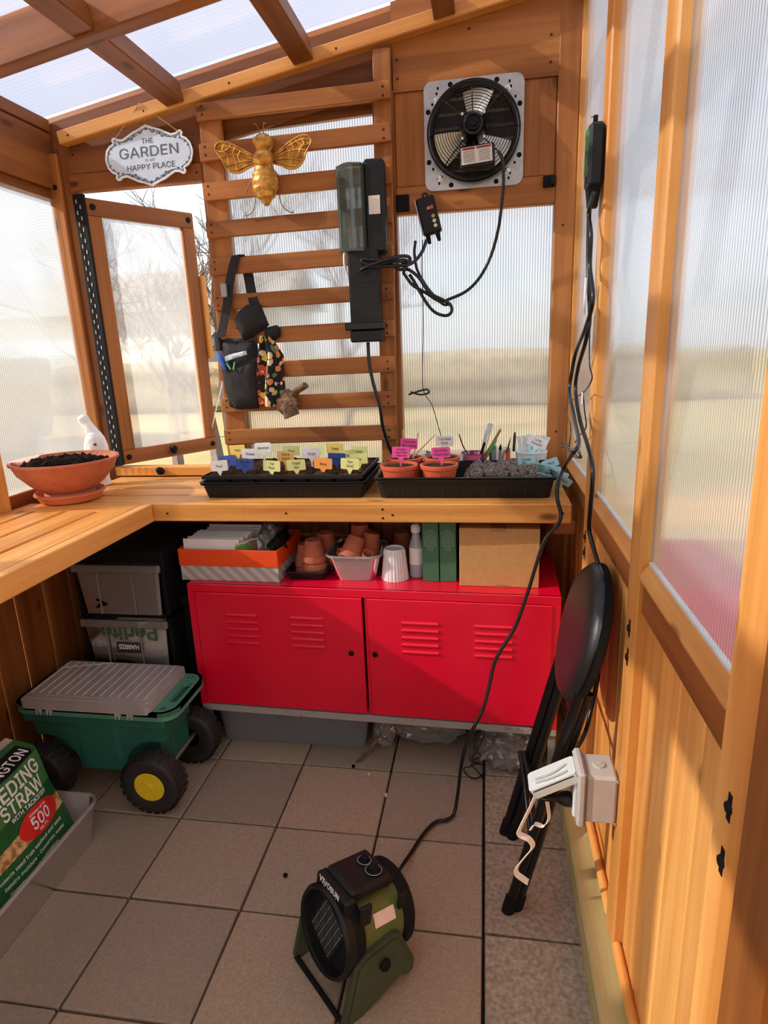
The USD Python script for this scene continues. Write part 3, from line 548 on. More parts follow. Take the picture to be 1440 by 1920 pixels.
mesh('ridge', cat_([bx(-.207 + k * .0293, -.204 + k * .0293, -.090, .106, .3545, .3585, .001) for k in range(14)]), pm('lid_ridge', (206, 196, 188), .5), lid, kind='stuff')
for x in (-.17, -.135, .095, .135): mesh('latch', cat_([bx(x - .010, x + .010, -.1165, -.107, .306, .326, .001), bx(x - .008, x - .004, -.120, -.115, .298, .320, .001), bx(x + .004, x + .008, -.120, -.115, .298, .320, .001)]), GREYP, lid)
def wheel(x, y, side, hub, nm):
    r = .098
    prof = [(.035, -.024), (.058, -.033), (.082, -.034), (.093, -.025), (r - .001, -.008), (r - .001, .008), (.093, .025), (.082, .034), (.058, .033), (.035, .024)]
    M = frame((x, y, r), (1, 0, 0), (0, 0, 1))   # local z -> -y
    w = mesh('wheel', mv(lathe(prof, 48), M), TIRE, G, smooth=50)
    tr_ = [mv(cbox(.016, .056, .003, .0012), M @ TM((0, 0, 0), (90, 0, 0)) @ TM((0, 0, 0), (0, k * 15 + 5, 0)) @ TM((0, 0, r - .001))) for k in range(24)]
    mesh('tread', cat_(tr_), TIRE, w, kind='stuff')
    s = 1 if side < 0 else -1
    mesh('hub', mv(lathe([(0, .0345), (.012, .0345), (.014, .032), (.046, .031), (.057, .024), (.057, 0)], 32), M @ (np.eye(4) if s > 0 else FL)), hub, w, smooth=30)
wheel(.190, -.128, -1, YEL, ''); wheel(-.185, -.128, -1, BLACK, ''); wheel(.200, .112, 1, BLACK, ''); wheel(-.185, .112, 1, BLACK, '')
mesh('axle', mv(rod((.205, -.128, .098), (.205, .112, .098), .008), np.eye(4)), STEEL, G); mesh('axle', rod((-.185, -.128, .098), (-.185, .112, .098), .008), STEEL, G)

# ---------------------------------------------------------------- tote with a bag of seeding straw
CLEAR = film_mat('clear_tote', (216, 208, 200), .55, .4, 1.2)
T = thing('storage_tote', 'shallow clear plastic tote on the floor holding the straw bag', 'tote', TM((-1.272, -.68, 0)))
mesh('tub', taper(.305, .60, .342, .635, .128, .03, .003), CLEAR, T, smooth=30)
rr = np.array(rrect(.347, .64, .033).exterior.coords)[:-1]; mesh('rim', tube(np.c_[rr, np.full(len(rr), .126)], .006, 6, 0, True), MILK, T, smooth=60)
BG = pm('bag_green', (30, 92, 44), .38, .12, sc=6); BGL = pm('bag_green_light', (66, 128, 62), .38, .12, sc=6); BRED = pm('bag_red', (214, 40, 34), .4); STRAW = pm('straw_print', (226, 190, 128), .6, c2=(160, 110, 60), sc=55, lo=.4, hi=.6); BGR = pm('bag_clear_grey', (176, 160, 150), .4, .15, sc=20)
Bg = thing('straw_bag', 'green bag of seeding straw standing in the clear tote', 'bag', frame((-1.148, -.405, .03), (0, 1, 0), (-.355, 0, .935)))
H, L = .345, .54      # local: x along the face towards the back (0 = far edge), y up the face, z out of the face
def front(s, q):      # bulge of the face
    u = min(max(-s / L, 0), 1); v_ = min(max(q / H, 0), 1)
    return .030 * (1 - (2 * u - 1) ** 4) * (1 - (2 * v_ - 1) ** 4) + .004 * math.sin(u * 21 + 3 * v_) * math.sin(v_ * 9)
def edge(q): return -.004 + .022 * (q / H) - .045 * max(0, q / H - .86) / .14
def bagface(s0, s1, q0, q1, off, slant=0.0, n=26):
    return grid(n, n, lambda u, v: ((lambda s, q: (s + edge(q), q, front(s, q) + off))(s0 + (s1 - s0) * u, q0 + (q1 - q0) * v + slant * u)))
mesh('body', shell(bagface(-L, 0, 0, H, 0, n=40), .002), BG, Bg, smooth=True)
mesh('back', shell(grid(20, 20, lambda u, v: (-L + L * u + edge(H * v), H * v, -.012 - .06 * (1 - (2 * u - 1) ** 4) * (1 - v ** 3))), .002), BGR, Bg, smooth=True)
mesh('seal', bagface(-L, 0, H - .002, H + .018, -.004, n=14), BGR, Bg, smooth=True)
mesh('band', bagface(-.36, -.02, .286, .330, .0012), BLACKM, Bg, smooth=True, label='dark maker band')
mesh('band', bagface(-L, -.002, .196, .283, .001), BGL, Bg, smooth=True, label='light green title band')
mesh('band', bagface(-L, -.002, .112, .150, .001), STRAW, Bg, smooth=True, label='printed straw picture band')
def btext(s, h, x, y, width, mt, bold=True, nm='lettering', dz=.003):
    m = text(s, h, TM(), bold, .0006, width); m = m.subdivide() if len(m.vertices) < 4000 else m
    b = m.bounds; v = m.vertices.copy(); v[:, 0] += x - b[1][0]; v[:, 1] += y
    v = np.array([(p[0] + edge(p[1]), p[1], front(p[0], p[1]) + dz + p[2]) for p in v]); m.vertices = v
    mesh(nm, m, mt, Bg)
btext('PENNINGTON', .022, -.030, .296, .25, INKW); btext('SEEDING', .036, -.028, .240, .215, INKW); btext('STRAW', .034, -.046, .200, .155, INKW); btext('WITH TACKIFIER', .011, -.05, .183, .13, INKW)
ov = affinity.scale(Point(0, 0).buffer(1, quad_segs=12), .075, .036); om = ext(ov, .001).subdivide().subdivide(); v = om.vertices + [-.105, .142, 0]; om.vertices = np.array([(p[0] + edge(p[1]), p[1], front(p[0], p[1]) + .0028 + p[2]) for p in v]); mesh('badge', om, BRED, Bg, label='red oval badge')
btext('500', .030, -.072, .127, .066, INKW, dz=.005); btext('COVERS UP TO', .006, -.075, .162, .06, INKW, dz=.005); btext('SQ. FT.', .007, -.088, .115, .035, INKW, dz=.005)
for k, s in enumerate(['Protects seed from washout and wind', 'Retains moisture - Conserves water', 'Speeds up seed germination', 'Protects seeds from birds']): btext(s, .0095, -.045 - .018 * (k > 1) * k, .088 - k * .021, (.24, .225, .18, .17)[k], INKW, False)
mesh('straw_fill', mv(blob(1, 3, .3, 8, 3, (.12, .26, .05)), TM((-1.30, -.68, .035))), STRAW, T, smooth=True, label='loose straw in the tote')


# ---------------------------------------------------------------- terracotta bowl and the white vessel
BO = thing('bowl_planter', 'wide shallow terracotta bowl full of dark soil at the bench corner', 'planter', TM((-1.352, .078, ZB + .014), None, .88))
mesh('bowl', lathe([(0, .004), (.085, .004), (.088, .014), (.084, .022), (.128, .055), (.166, .098), (.180, .132), (.187, .134), (.187, .142), (.176, .142), (.158, .098), (.118, .058), (.07, .03), (0, .03)], 64), TERRA, BO, smooth=35)
sm = soilpatch(.322, .322, .060, 4, 56, 56, .022, True); sm.apply_translation((0, 0, .120)); mesh('soil', sm, SOIL, BO, smooth=True, kind='stuff')
SA = thing('saucer', 'terracotta saucer standing on the bench under the wide soil bowl', 'saucer', TM((-1.352, .078, ZB), None, .92))
mesh('dish', lathe([(0, .002), (.088, .002), (.100, .006), (.112, .026), (.118, .029), (.118, .033), (.106, .034), (.098, .016), (.09, .012), (0, .012)], 56), pm('terracotta_new', (214, 120, 70), .6, .05), SA, smooth=35)
mesh('foot_ring', lathe([(.07, 0), (.086, 0), (.088, .003), (.068, .003)], 48), TERRA, SA, smooth=35)
mesh('dry_saucer_lip', tube(np.c_[.1125 * np.cos(np.linspace(0, 2 * np.pi, 49)[:-1]), .1125 * np.sin(np.linspace(0, 2 * np.pi, 49)[:-1]), np.full(48, .0335)], .004, 6, 0, True), TERRA, SA, smooth=60)
CER = pm('white_ceramic', (238, 234, 226), .28, .02, coat=.3)
V_ = thing('ceramic_vessel', 'white glazed ceramic vessel with a slim tilted neck behind the bowl', 'ornament', TM((-1.385, .300, ZB)))
mesh('body', cat_([lathe([(0, 0), (.030, 0), (.034, .004), (.030, .03), (.036, .07), (.0415, .115), (.041, .145), (.033, .175), (.022, .195), (0, .2)], 36)]), CER, V_, smooth=50)
mesh('neck', tube([(0, 0, .18), (-.012, 0, .205), (-.024, 0, .225), (-.034, 0, .243), (-.040, 0, .254)], [.026, .021, .019, .021, .012], 18, 5), CER, V_, smooth=60)
mesh('spout', mv(lathe([(0, .006), (.004, .006), (.0055, 0)], 14), frame((.022, -.036, .155), (1, .5, 0), (-.0, 0, 1))), pm('spout_dark', (90, 84, 78), .5), V_)

# ---------------------------------------------------------------- seed trays, soil cells and plant tags
def tray(lb, x, y, w, d, h=.052):
    t = thing('seed_tray', lb, 'tray', TM((x, y, ZB)))
    mesh('tray', taper(w - .035, d - .035, w - .012, d - .012, h, .018, .002), BLACK, t, smooth=30)
    rim = rrect(w, d, .016).difference(rrect(w - .018, d - .018, .012)); mesh('rim', cat_([mv(ext(rim, .003), TM((0, 0, h - .001))), mv(ext(rrect(w - .004, d - .004, .015).difference(rrect(w - .016, d - .016, .012)), .003), TM((0, 0, h - .008)))]), BLACK, t)
    mesh('rib', cat_([bx(-w / 2 + .05 + k * (w - .1) / 11 - .002, -w / 2 + .05 + k * (w - .1) / 11 + .002, -d / 2 + .012, -d / 2 + .0165, .008, h - .010, .0008) for k in range(12)]), BLACK, t, kind='stuff')
    return t
t1 = tray('black seed tray with soil-filled cells and plant tags left of the clay pots', -.630, .245, .545, .325)
t2 = tray('black tray right of the seed cells holding pots and grey pellets', -.062, .222, .542, .285, .064)
ins = thing('cell_insert', 'black cell insert filled with brown soil inside the left tray', 'seed cells', TM((-.630, .245, ZB + .012)))
NX, NY, cw, cd = 6, 4, .0855, .0745
mesh('rim', cat_([bx(-.262, .262, -.153, -.147, .050, .062, .001), bx(-.262, .262, .147, .153, .050, .062, .001), bx(-.262, -.256, -.147, .147, .050, .062, .001), bx(.256, .262, -.147, .147, .050, .062, .001)]), BLACK, ins)
for i in range(NX):
    for j in range(NY):
        X, Y = (i - 2.5) * cw, (j - 1.5) * cd
        c = mesh('cell', mv(taper(.062, .054, .082, .072, .056, .006, .0015), TM((X, Y, 0))), BLACK, ins)
        s = soilpatch(.080, .070, .022, i * 7 + j, 14, 13, .014); s.apply_translation((X, Y, .055)); mesh('soil', s, SOILB, c, smooth=True, kind='stuff')
TAGC = {'white': (240, 238, 234), 'blue': (38, 74, 152), 'lime': (222, 226, 148), 'yellow': (240, 212, 110), 'orange': (242, 160, 84), 'amber': (242, 190, 104), 'pink': (246, 84, 168), 'aqua': (186, 232, 236)}
TAGM = {k: pm('tag_' + k, c, .45, .02) for k, c in TAGC.items()}
def pinhead(w, h): return rrect(w, h, .004).union(Polygon([(-.010, -h / 2 + .001), (.010, -h / 2 + .001), (.003, -h / 2 - .012), (-.003, -h / 2 - .012)])).union(sbox(-.003, -h / 2 - .05, .003, -h / 2))
def ptag(color, x, y, z, txt, lb, w=.059, h=.034, e=(0, 0, 0), group='plant tags', lines=None):
    """T-shaped plant tag: (x, y, z) is the middle of its head"""
    t = thing('plant_tag', lb, 'plant tag', TM((x, y, z), e) @ frame((0, 0, 0), (1, 0, 0), (0, 0, 1)), group)
    mesh('tag', mv(ext(pinhead(w, h), .0012), TM((0, 0, -.0006))), TAGM[color], t)
    ls = lines or [txt]; ms = []
    for q, s in enumerate(ls):
        hh = .0085 if len(ls) < 3 else .006; wd = min(w * .82, len(s) * hh * .62); ms.append(text(s, hh, TM((-wd / 2, h * .5 - (q + 1) * h / (len(ls) + .6) - hh * .15, .0007)), False, .0003, wd))
    mesh('handwriting', cat_(ms), INK, t)
G1 = 'plant tags in the left seed tray'
FR = [('white', -.837, .112, 1.002, ['Pepi'], 'white plant tag at the left end of the front row in the seed tray', -4), ('blue', -.752, .115, 1.006, ['Brandy', '2/6'], 'blue plant tag second from the left in the front row', 2), ('lime', -.662, .112, 1.000, ['Yel', 'Pear'], 'lime plant tag third from the left in the front row', 3), ('lime', -.582, .112, 1.002, ['Sugar', 'day'], 'lime plant tag in the middle of the front row reading Sugar', -2), ('orange', -.495, .112, 1.006, ['Roma'], 'orange plant tag reading Roma in the front row', 4), ('lime', -.410, .112, 1.004, ['Sun', 'Gold'], 'lime plant tag at the right end of the front row', 3),
      ('blue', -.842, .190, 1.008, ['Pepi'], 'blue plant tag behind the front-left white tag', -3), ('amber', -.640, .190, 1.020, ['Black', 'Beaut'], 'amber plant tag behind the left lime tags', 2), ('white', -.565, .235, 1.022, ['Sugar'], 'white plant tag reading Sugar in the middle of the seed tray', 0), ('blue', -.472, .200, 1.010, ['Roma'], 'blue plant tag peeking out behind the orange Roma tag', 2), ('lime', -.398, .190, 1.010, ['Sun'], 'pale lime plant tag behind the front-right lime tag', -3),
      ('yellow', -.866, .340, 1.020, ['Peps'], 'yellow plant tag at the back left corner of the seed tray', -3), ('white', -.800, .290, 1.014, ['Strawb'], 'white plant tag left of the middle near the back', 3), ('white', -.772, .345, 1.026, ['Brandywi'], 'tall white plant tag at the back beside the yellow one', -2), ('lime', -.665, .330, 1.016, ['Pear'], 'lime plant tag in the back row behind the amber tag', 2), ('lime', -.578, .345, 1.014, ['Sugar'], 'lime plant tag in the back row behind the white Sugar tag', 0), ('yellow', -.512, .345, 1.020, ['Roma'], 'yellow plant tag reading Roma in the back row', 3), ('lime', -.425, .335, 1.010, ['Gold'], 'lime plant tag at the right end of the back row', 0), ('lime', -.452, .275, 1.008, ['Sun'], 'lime plant tag second from the right near the back', -3)]
for c, x, y, z, l, lb, rz in FR: ptag(c, x, y, z + (.004 if y < .15 else 0), '', lb, e=(RNG.uniform(-6, 3), rz, RNG.uniform(-8, 8)), group=G1, lines=l)
# clay-coloured pots
def seedpot(lb, x, y):
    p = thing('seedling_pot', lb, 'flowerpot', TM((x, y, ZB + .006)))
    mesh('body', lathe([(0, 0), (.040, 0), (.041, .003), (.054, .080), (.052, .080), (.039, .006), (0, .006)], 44), TERRAP, p, smooth=40)
    mesh('rim', lathe([(.0535, .076), (.0575, .078), (.0590, .085), (.0585, .090), (.053, .091), (.0515, .086), (.0515, .076)], 44), TERRAP, p, smooth=40)
    s = soilpatch(.102, .102, .010, int(abs(x) * 999), 22, 22, .004, True); s.apply_translation((0, 0, .083)); mesh('soil', s, SOILB, p, smooth=True, kind='stuff')
seedpot('left front orange seedling pot with a pink tag', -.262, .145); seedpot('right front orange seedling pot beside the grey pellets', -.138, .145)
seedpot('left rear orange seedling pot holding thin pale sticks', -.258, .272); seedpot('right rear orange seedling pot with the white tag', -.138, .272)
ptag('pink', -.253, .135, 1.038, '', 'pink plant tag in the left front seedling pot', .056, .034, (0, 3, 4), 'pink plant tags', ['Cucumber', 'Long Green', 'Improved'])
ptag('pink', -.131, .135, 1.036, '', 'pink plant tag in the right front seedling pot', .056, .032, (0, -3, -6), 'pink plant tags', ['Cucumber', 'Straight Eight'])
ptag('pink', -.243, .262, 1.045, '', 'pink plant tag in the left rear seedling pot', .056, .034, (0, 4, 3), 'pink plant tags', ['Cucumber', 'Big Special'])
ptag('white', -.128, .262, 1.052, '', 'white plant tag in the right rear seedling pot', .058, .034, (0, 0, -3), 'white plant tags', ['Cucumber', 'Bush'])
BAMB = pm('bamboo', (222, 192, 140), .6, .1)
for k, (a, b, lb) in enumerate([((-.265, .27, .985), (-.262, .27, 1.09), 'upright pale stick in the left rear pot'), ((-.235, .28, .985), (-.215, .29, 1.075), 'short pale stick at the right side of the left rear pot'), ((-.245, .275, .985), (-.163, .31, 1.065), 'long pale stick slanting right out of the left rear pot')]): tag(mesh('bamboo_stick', rod(a, b, .0022, 6), BAMB), lb, 'stick')
DOME = film_mat('clear_dome', (225, 228, 230), .8, .1)
for k, (x, lb) in enumerate(((-.250, 'clear plastic cup behind the left seedling pots'), (-.118, 'clear plastic cup behind the right seedling pots'))): tag(mesh('clear_cup', mv(lathe([(.04, 0), (.052, .085), (.053, .088), (.050, .088), (.038, .003), (0, .003)], 32), TM((x + .015, .40, ZB + .001))), DOME, None, smooth=40), lb, 'cup')
# peat pellets
PEL = pm('peat_pellet', (158, 144, 134), .95, c2=(88, 76, 68), sc=160, bump=.6)
pel0 = None; spots = []
for lay, (ni, nj, o_) in enumerate(((6, 6, 0), (5, 5, .5))):
    for j in range(nj):
        for i in range(ni): spots.append((-.045 + (i + o_) * .040 + (j % 2) * .012 + RNG.uniform(-.005, .005), .128 + (j + o_) * .037 + RNG.uniform(-.004, .004), ZB + .034 + .026 * lay + RNG.uniform(-.003, .006)))
spots = [s for s in spots if s[0] < .175 - .002]
for k, (x, y, z) in enumerate(spots):
    M = TM((x, y, z), (RNG.uniform(-40, 40), RNG.uniform(-40, 40), RNG.uniform(0, 360)))
    if pel0 is None:
        pel0 = thing('peat_pellet', 'round grey netted peat pellet heaped in the right tray', 'peat pellet', M, 'grey peat pellets in the right tray')
        pl_ = lathe([(0, .001), (.004, .002), (.0065, .010), (.011, .0125), (.016, .010), (.0185, .003), (.0175, -.006), (.011, -.011), (0, -.011)], 18); pl_.apply_scale(1.22); pl_.vertices += (np.stack([meshkit.fbm(pl_.vertices * 150 + k * 7, 3, k) for k in range(3)], 1) - .5) * .007; mesh('pellet', pl_, PEL, pel0, smooth=60); mesh('core', mv(blob(.0055, 1, .3, 8, 2, (1, 1, .5)), TM((0, 0, .004))), SOIL, pel0, smooth=True)
    else: dup(pel0, M)
# aqua tags lying fanned over the right end
for k, (x, y, z, rx, rz, l, lb) in enumerate([(.128, .225, .990, 10, -6, ['Tomato', 'Early'], 'aqua plant tag highest at the left of the fanned tags'), (.150, .21, .976, 18, 10, ['Basil'], 'aqua plant tag second from the left in the fan'), (.178, .20, .974, 22, 8, ['Pepper', 'Sweet'], 'aqua plant tag in the middle of the fan'), (.205, .195, .968, 25, 6, ['Kale'], 'aqua plant tag right of the middle of the fan'), (.176, .16, .952, 20, 12, ['Acorn', 'Squash'], 'aqua plant tag lowest at the front of the fan'), (.226, .18, .955, 25, 18, ['Chives'], 'aqua plant tag second from the right end of the fan'), (.236, .165, .942, 28, 32, ['Thyme'], 'aqua plant tag at the far right end of the fan'), (.20, .215, .985, 15, -20, ['Mint'], 'aqua plant tag at the top of the fan behind the others')]):
    ptag('aqua', x, y, z, '', lb, .05, .028, (rx, rz, -8), 'aqua plant tags fanned at the right end of the tray', l)
# cups and tools behind the right tray
BROWN_ = pm('brown_plastic', (120, 70, 44), .5)
t = thing('striped_cup', 'purple and red striped cup behind the seedling pots and pellets', 'cup', TM((-.036, .404, ZB + .001)))
STRP = usdkit.material(stage, W + '/Looks/striped_cup', {'t': ('texture_coordinate', {}), 'm': ('mapping', {}), 'n': ('voronoi_texture', {'scale': 60, 'dimensions': '2D'}), 'mp': ('mapping', {'scale': (1, 1, 0)}), 'r': ('rgb_ramp', {'ramp': [(0, lin((120, 60, 150))), (.3, lin((232, 226, 232))), (.5, lin((216, 70, 60))), (.7, lin((240, 110, 150))), (1, lin((110, 50, 130)))], 'interpolate': False}), 's': ('separate_color', {}), 'p': ('principled_bsdf', {'roughness': .4})}, [('t.object', 'mp.vector'), ('mp.vector', 'n.vector'), ('n.color', 's.color'), ('s.r', 'r.fac'), ('r.color', 'p.base_color')], surface='p.BSDF')
mesh('cup', lathe([(0, 0), (.036, 0), (.045, .083), (.043, .083), (.035, .003), (0, .003)], 40), STRP, t, smooth=40); mesh('rim', tube(np.c_[.044 * np.cos(np.linspace(0, 2 * np.pi, 37)[:-1]), .044 * np.sin(np.linspace(0, 2 * np.pi, 37)[:-1]), np.full(36, .084)], .0018, 6, 0, True), BROWN_, t, smooth=60)
tag(mesh('brown_strap', mv(tube([(-.06, .40, .99), (-.072, .395, 1.01), (-.082, .39, 1.04), (-.086, .39, 1.055)], .005, 8, 5, flat=.4), np.eye(4)), BROWN_, None, smooth=60), 'curved brown strap leaning out left of the striped cup', 'strap')
WIRE = pm('glass_fibre', (214, 222, 218), .3, .05)
t = thing('wire_hoop', 'pale translucent loop of plastic ties standing in the striped cup', 'ties')
mesh('loop', cat_([tube([(-.022, .405, .95), (-.002 + .004 * k, .405, 1.04), (.012 + .004 * k, .405, 1.085 - .003 * k), (.020 + .003 * k, .405, 1.08), (.010, .405, 1.03), (-.01, .405, .95)], .0022, 6, 5) for k in range(3)]), WIRE, t, smooth=60)
def tool(name, lb, cat, a, b, r, mt, tip=None, tipm=None, flat=None):
    t = thing(name, lb, cat); mesh('shaft', tube([a, tuple((np.array(a) + b) / 2 + [.001, 0, 0]), b], r, 10, 3, flat=flat), mt, t, smooth=50)
    if tip: d = np.array(b) - a; d = d / np.linalg.norm(d); mesh('tip', tube([b, tuple(np.array(b) + d * tip * .5), tuple(np.array(b) + d * tip)], [r[-1] if np.ndim(r) else r, (r[-1] if np.ndim(r) else r) * .8, .0008], 10, 0), tipm, t, smooth=50)
tool('garden_marker', 'black marker pen leaning at the left in the striped cup', 'pen', (-.02, .39, .97), (-.002, .375, 1.02), .0045, BLACK, .012, BLACKM)
tool('wooden_dibber', 'long brown wooden stick leaning right out of the striped cup', 'stick', (-.01, .40, .96), (.052, .405, 1.065), .0045, pm('stick_wood', (158, 110, 72), .6, .15), .008, BAMB)
tool('green_tie', 'bright green plastic stake leaning beside the wooden stick', 'stake', (-.004, .385, .96), (.036, .385, 1.03), .004, pm('bright_green', (74, 176, 60), .4), .01, pm('bright_green_tip', (74, 176, 60), .4))
t = thing('tool_jar', 'clear jar of brushes and shears between the cup and white pot', 'jar', TM((.050, .404, ZB + .001))); mesh('jar', lathe([(0, 0), (.034, 0), (.036, .003), (.036, .095), (.034, .095), (.033, .004), (0, .004)], 36), DOME, t, smooth=40); mesh('rim', tube(np.c_[.035 * np.cos(np.linspace(0, 2 * np.pi, 33)[:-1]), .035 * np.sin(np.linspace(0, 2 * np.pi, 33)[:-1]), np.full(32, .096)], .0016, 6, 0, True), DOME, t)
tool('blue_pen', 'teal blue pen standing at the left in the tool jar', 'pen', (.032, .395, .91), (.032, .39, 1.015), .006, pm('teal', (70, 140, 150), .4), .012, WHITEP)
tool('brush', 'dark brown brush handle standing in the tool jar', 'brush', (.046, .40, .91), (.052, .39, 1.0), .005, BROWN_, .02, BLACKM)
t = thing('pruning_snips', 'orange handled snips with dark blades standing in the tool jar', 'snips')
for sx in (-1, 1): mesh('handle', tube([(.058 + sx * .004, .385, .91), (.062 + sx * .010, .38, .95), (.070 + sx * .008, .378, .985), (.074 + sx * .004, .376, 1.0)], [.004, .007, .006, .004], 10, 5), pm(f'orange_handle{sx + 1}', (226, 84, 40), .4), t, smooth=60)
mesh('blade', tube([(.074, .376, .995), (.080, .375, 1.02), (.086, .374, 1.045)], [.007, .006, .001], 10, 4, flat=.5), pm('dark_green_blade', (52, 70, 52), .4), t, smooth=60)
t = thing('white_pot', 'white ribbed pot stuffed with blank plant labels by the corner post', 'pot', TM((.155, .398, ZB + .001)))
mesh('pot', flute(.040, .052, .088, 20), WHITEP, t); mesh('rim', tube(np.c_[.052 * np.cos(np.linspace(0, 2 * np.pi, 41)[:-1]), .052 * np.sin(np.linspace(0, 2 * np.pi, 41)[:-1]), np.full(40, .088)], .0025, 6, 0, True), WHITEP, t, smooth=60)
for k in range(7):
    tag(mesh('blank_label', mv(cbox(.013, .0015, .11, .0006), TM((.122 + k * .011, .392 - .004 * (k % 2), .99 + .003 * (k % 3)), (RNG.uniform(-8, 8), -10 + k * 6, 0))), WHITEP), f'{ORD[k]} blank white label from the left in the white ribbed pot', 'plant label')
ptag('white', .172, .365, 1.028, '', 'large white tag with writing leaning on the white ribbed pot', .066, .034, (-12, 22, 4), 'white plant tags', ['Long', 'Pumpkin'])
ptag('aqua', .160, .360, 1.005, '', 'single aqua tag leaning on the white ribbed pot', .044, .024, (-10, 40, 0), 'aqua plant tags', ['Dill'])
tag(mesh('marker_tip', tube([(.098, .415, .99), (.100, .415, 1.04), (.101, .415, 1.056)], [.005, .005, .002], 10, 2), pm('dark_olive', (50, 54, 40), .4), None, smooth=50), 'dark olive marker standing behind the white ribbed pot', 'pen')
tag(mesh('pebble_jar', lathe([(0, 0), (.02, 0), (.021, .05), (.018, .052), (0, .052)], 24), DOME, None, smooth=40, M=TM((.075, .42, ZB + .001))), 'small clear jar in front of the corner post behind the tray', 'jar')


# ---------------------------------------------------------------- wall sign
SG = thing('garden_sign', 'white enamel plaque with scrolled edge hanging on twine by the open window', 'sign', frame((-1.109, .428, 1.998), (1, 0, .016), (0, .06, 1)))
def plaque(k=1.0):
    h = [(0, .094), (.012, .089), (.03, .082), (.05, .076), (.07, .066), (.088, .058), (.104, .060), (.112, .066), (.122, .066), (.128, .058), (.124, .048), (.138, .042), (.151, .028), (.157, .008), (.158, 0)]
    q = [(x, y) for x, y in h] + [(x, -y) for x, y in h[::-1][1:]]
    q += [(-x, y) for x, y in q[::-1][1:-1]]
    P = Polygon(q).buffer(0); return P if k == 1 else P.buffer(k)
mesh('plate', mv(ext(plaque(), .004), TM((0, 0, -.002))), pm('enamel_white', (212, 226, 240), .35, .03), SG)
mesh('edge', mv(ext(plaque().difference(plaque(-.005)), .003), TM((0, 0, .001))), pm('enamel_edge', (244, 242, 238), .4), SG)
SLATE = pm('slate_blue', (66, 76, 92), .5); ring = plaque(-.008).difference(plaque(-.0098)); mesh('border_line', cat_([mv(ext(g_, .0008), TM((0, 0, .002))) for g_ in getattr(ring, 'geoms', [ring])]), SLATE, SG)
cur = []
for sx in (-1, 1):
    for sy in (-1, 1):
        cur += [tube([(sx * .012, sy * .080, .0028), (sx * .020, sy * .070, .0028), (sx * .028, sy * .071, .0028), (sx * .027, sy * .077, .0028)], .0013, 5, 4), tube([(sx * .034, sy * .066, .0028), (sx * .05, sy * .060, .0028), (sx * .07, sy * .052, .0028), (sx * .088, sy * .049, .0028)], .0010, 5, 4)]
        for k in range(7):
            x, y = [(.046, .066), (.054, .054), (.066, .058), (.10, .046), (.116, .044), (.132, .032), (.142, .020)][k]
            cur.append(mv(cbox(.0085, .0035, .0012, .0005), TM((sx * x, sy * y, .0026), (0, 0, sx * sy * (-35 + 14 * k)))))
for sy in (-1, 1): cur.append(mv(ext(Polygon([(0, .087), (.005, .078), (-.005, .078)]) if sy > 0 else Polygon([(0, -.087), (.006, -.077), (-.006, -.077)]), .0008), TM((0, 0, .002))))
mesh('scrollwork', cat_(cur), SLATE, SG, kind='stuff')
LT = pm('sign_lettering', (88, 94, 102), .5)
for s, hh, x, y, wd, b in (('THE', .015, -.021, .038, .040, False), ('GARDEN', .031, -.108, -.002, .212, False), ('IS MY', .008, -.016, -.017, .036, False), ('HAPPY PLACE', .017, -.084, -.041, .172, False)):
    mesh('lettering', text(s, hh, TM((x, y, .0021)), b, .0008, wd), pm('sign_lettering_faint', (170, 176, 182), .5) if s == 'IS MY' else LT, SG)
TW = pm('twine', (206, 160, 104), .9, .15, sc=90)
mesh('twine', cat_([rod((-.113, .062, .003), (.004, .145, .034), .0017, 6), rod((.113, .062, .003), (.004, .145, .034), .0017, 6)]), TW, SG)

# ---------------------------------------------------------------- golden bee
GOLD = pm('gold_paint', (226, 170, 80), .36, c2=(168, 112, 42), metal=.45, sc=40, lo=.35, hi=.6, bump=.3, bsc=180)
BE = thing('bee_ornament', 'golden resin bee with spread wings fixed to the pallet slats', 'ornament', frame((-.694, .398, 1.90), (1, 0, -.012), (0, 0, 1)))
def seg(rx, ry, rz, c, sd, rings=0, tip=0):
    m = trimesh.creation.icosphere(4, 1.0); v = m.vertices.copy()
    if tip: v[:, 0] *= 1 - tip * np.clip(-v[:, 1], 0, 1) ** 2; v[:, 2] *= 1 - tip * .6 * np.clip(-v[:, 1], 0, 1) ** 2
    k = 1 + .06 * (meshkit.fbm(v * 5 + sd, 3, sd) - .5) + (.035 * np.sin(v[:, 1] * rings) if rings else 0)
    m.vertices = v * k[:, None] * [rx, ry, rz] + c; return m
mesh('abdomen', seg(.043, .064, .030, (-.002, -.028, .022), 3, 18, .45), GOLD, BE, smooth=True)
mesh('thorax', seg(.034, .029, .028, (0, .042, .026), 5), GOLD, BE, smooth=True)
mesh('head', cat_([seg(.031, .028, .026, (.001, .086, .024), 8), seg(.009, .012, .010, (-.022, .092, .032), 2), seg(.009, .012, .010, (.024, .092, .032), 4)]), GOLD, BE, smooth=True)
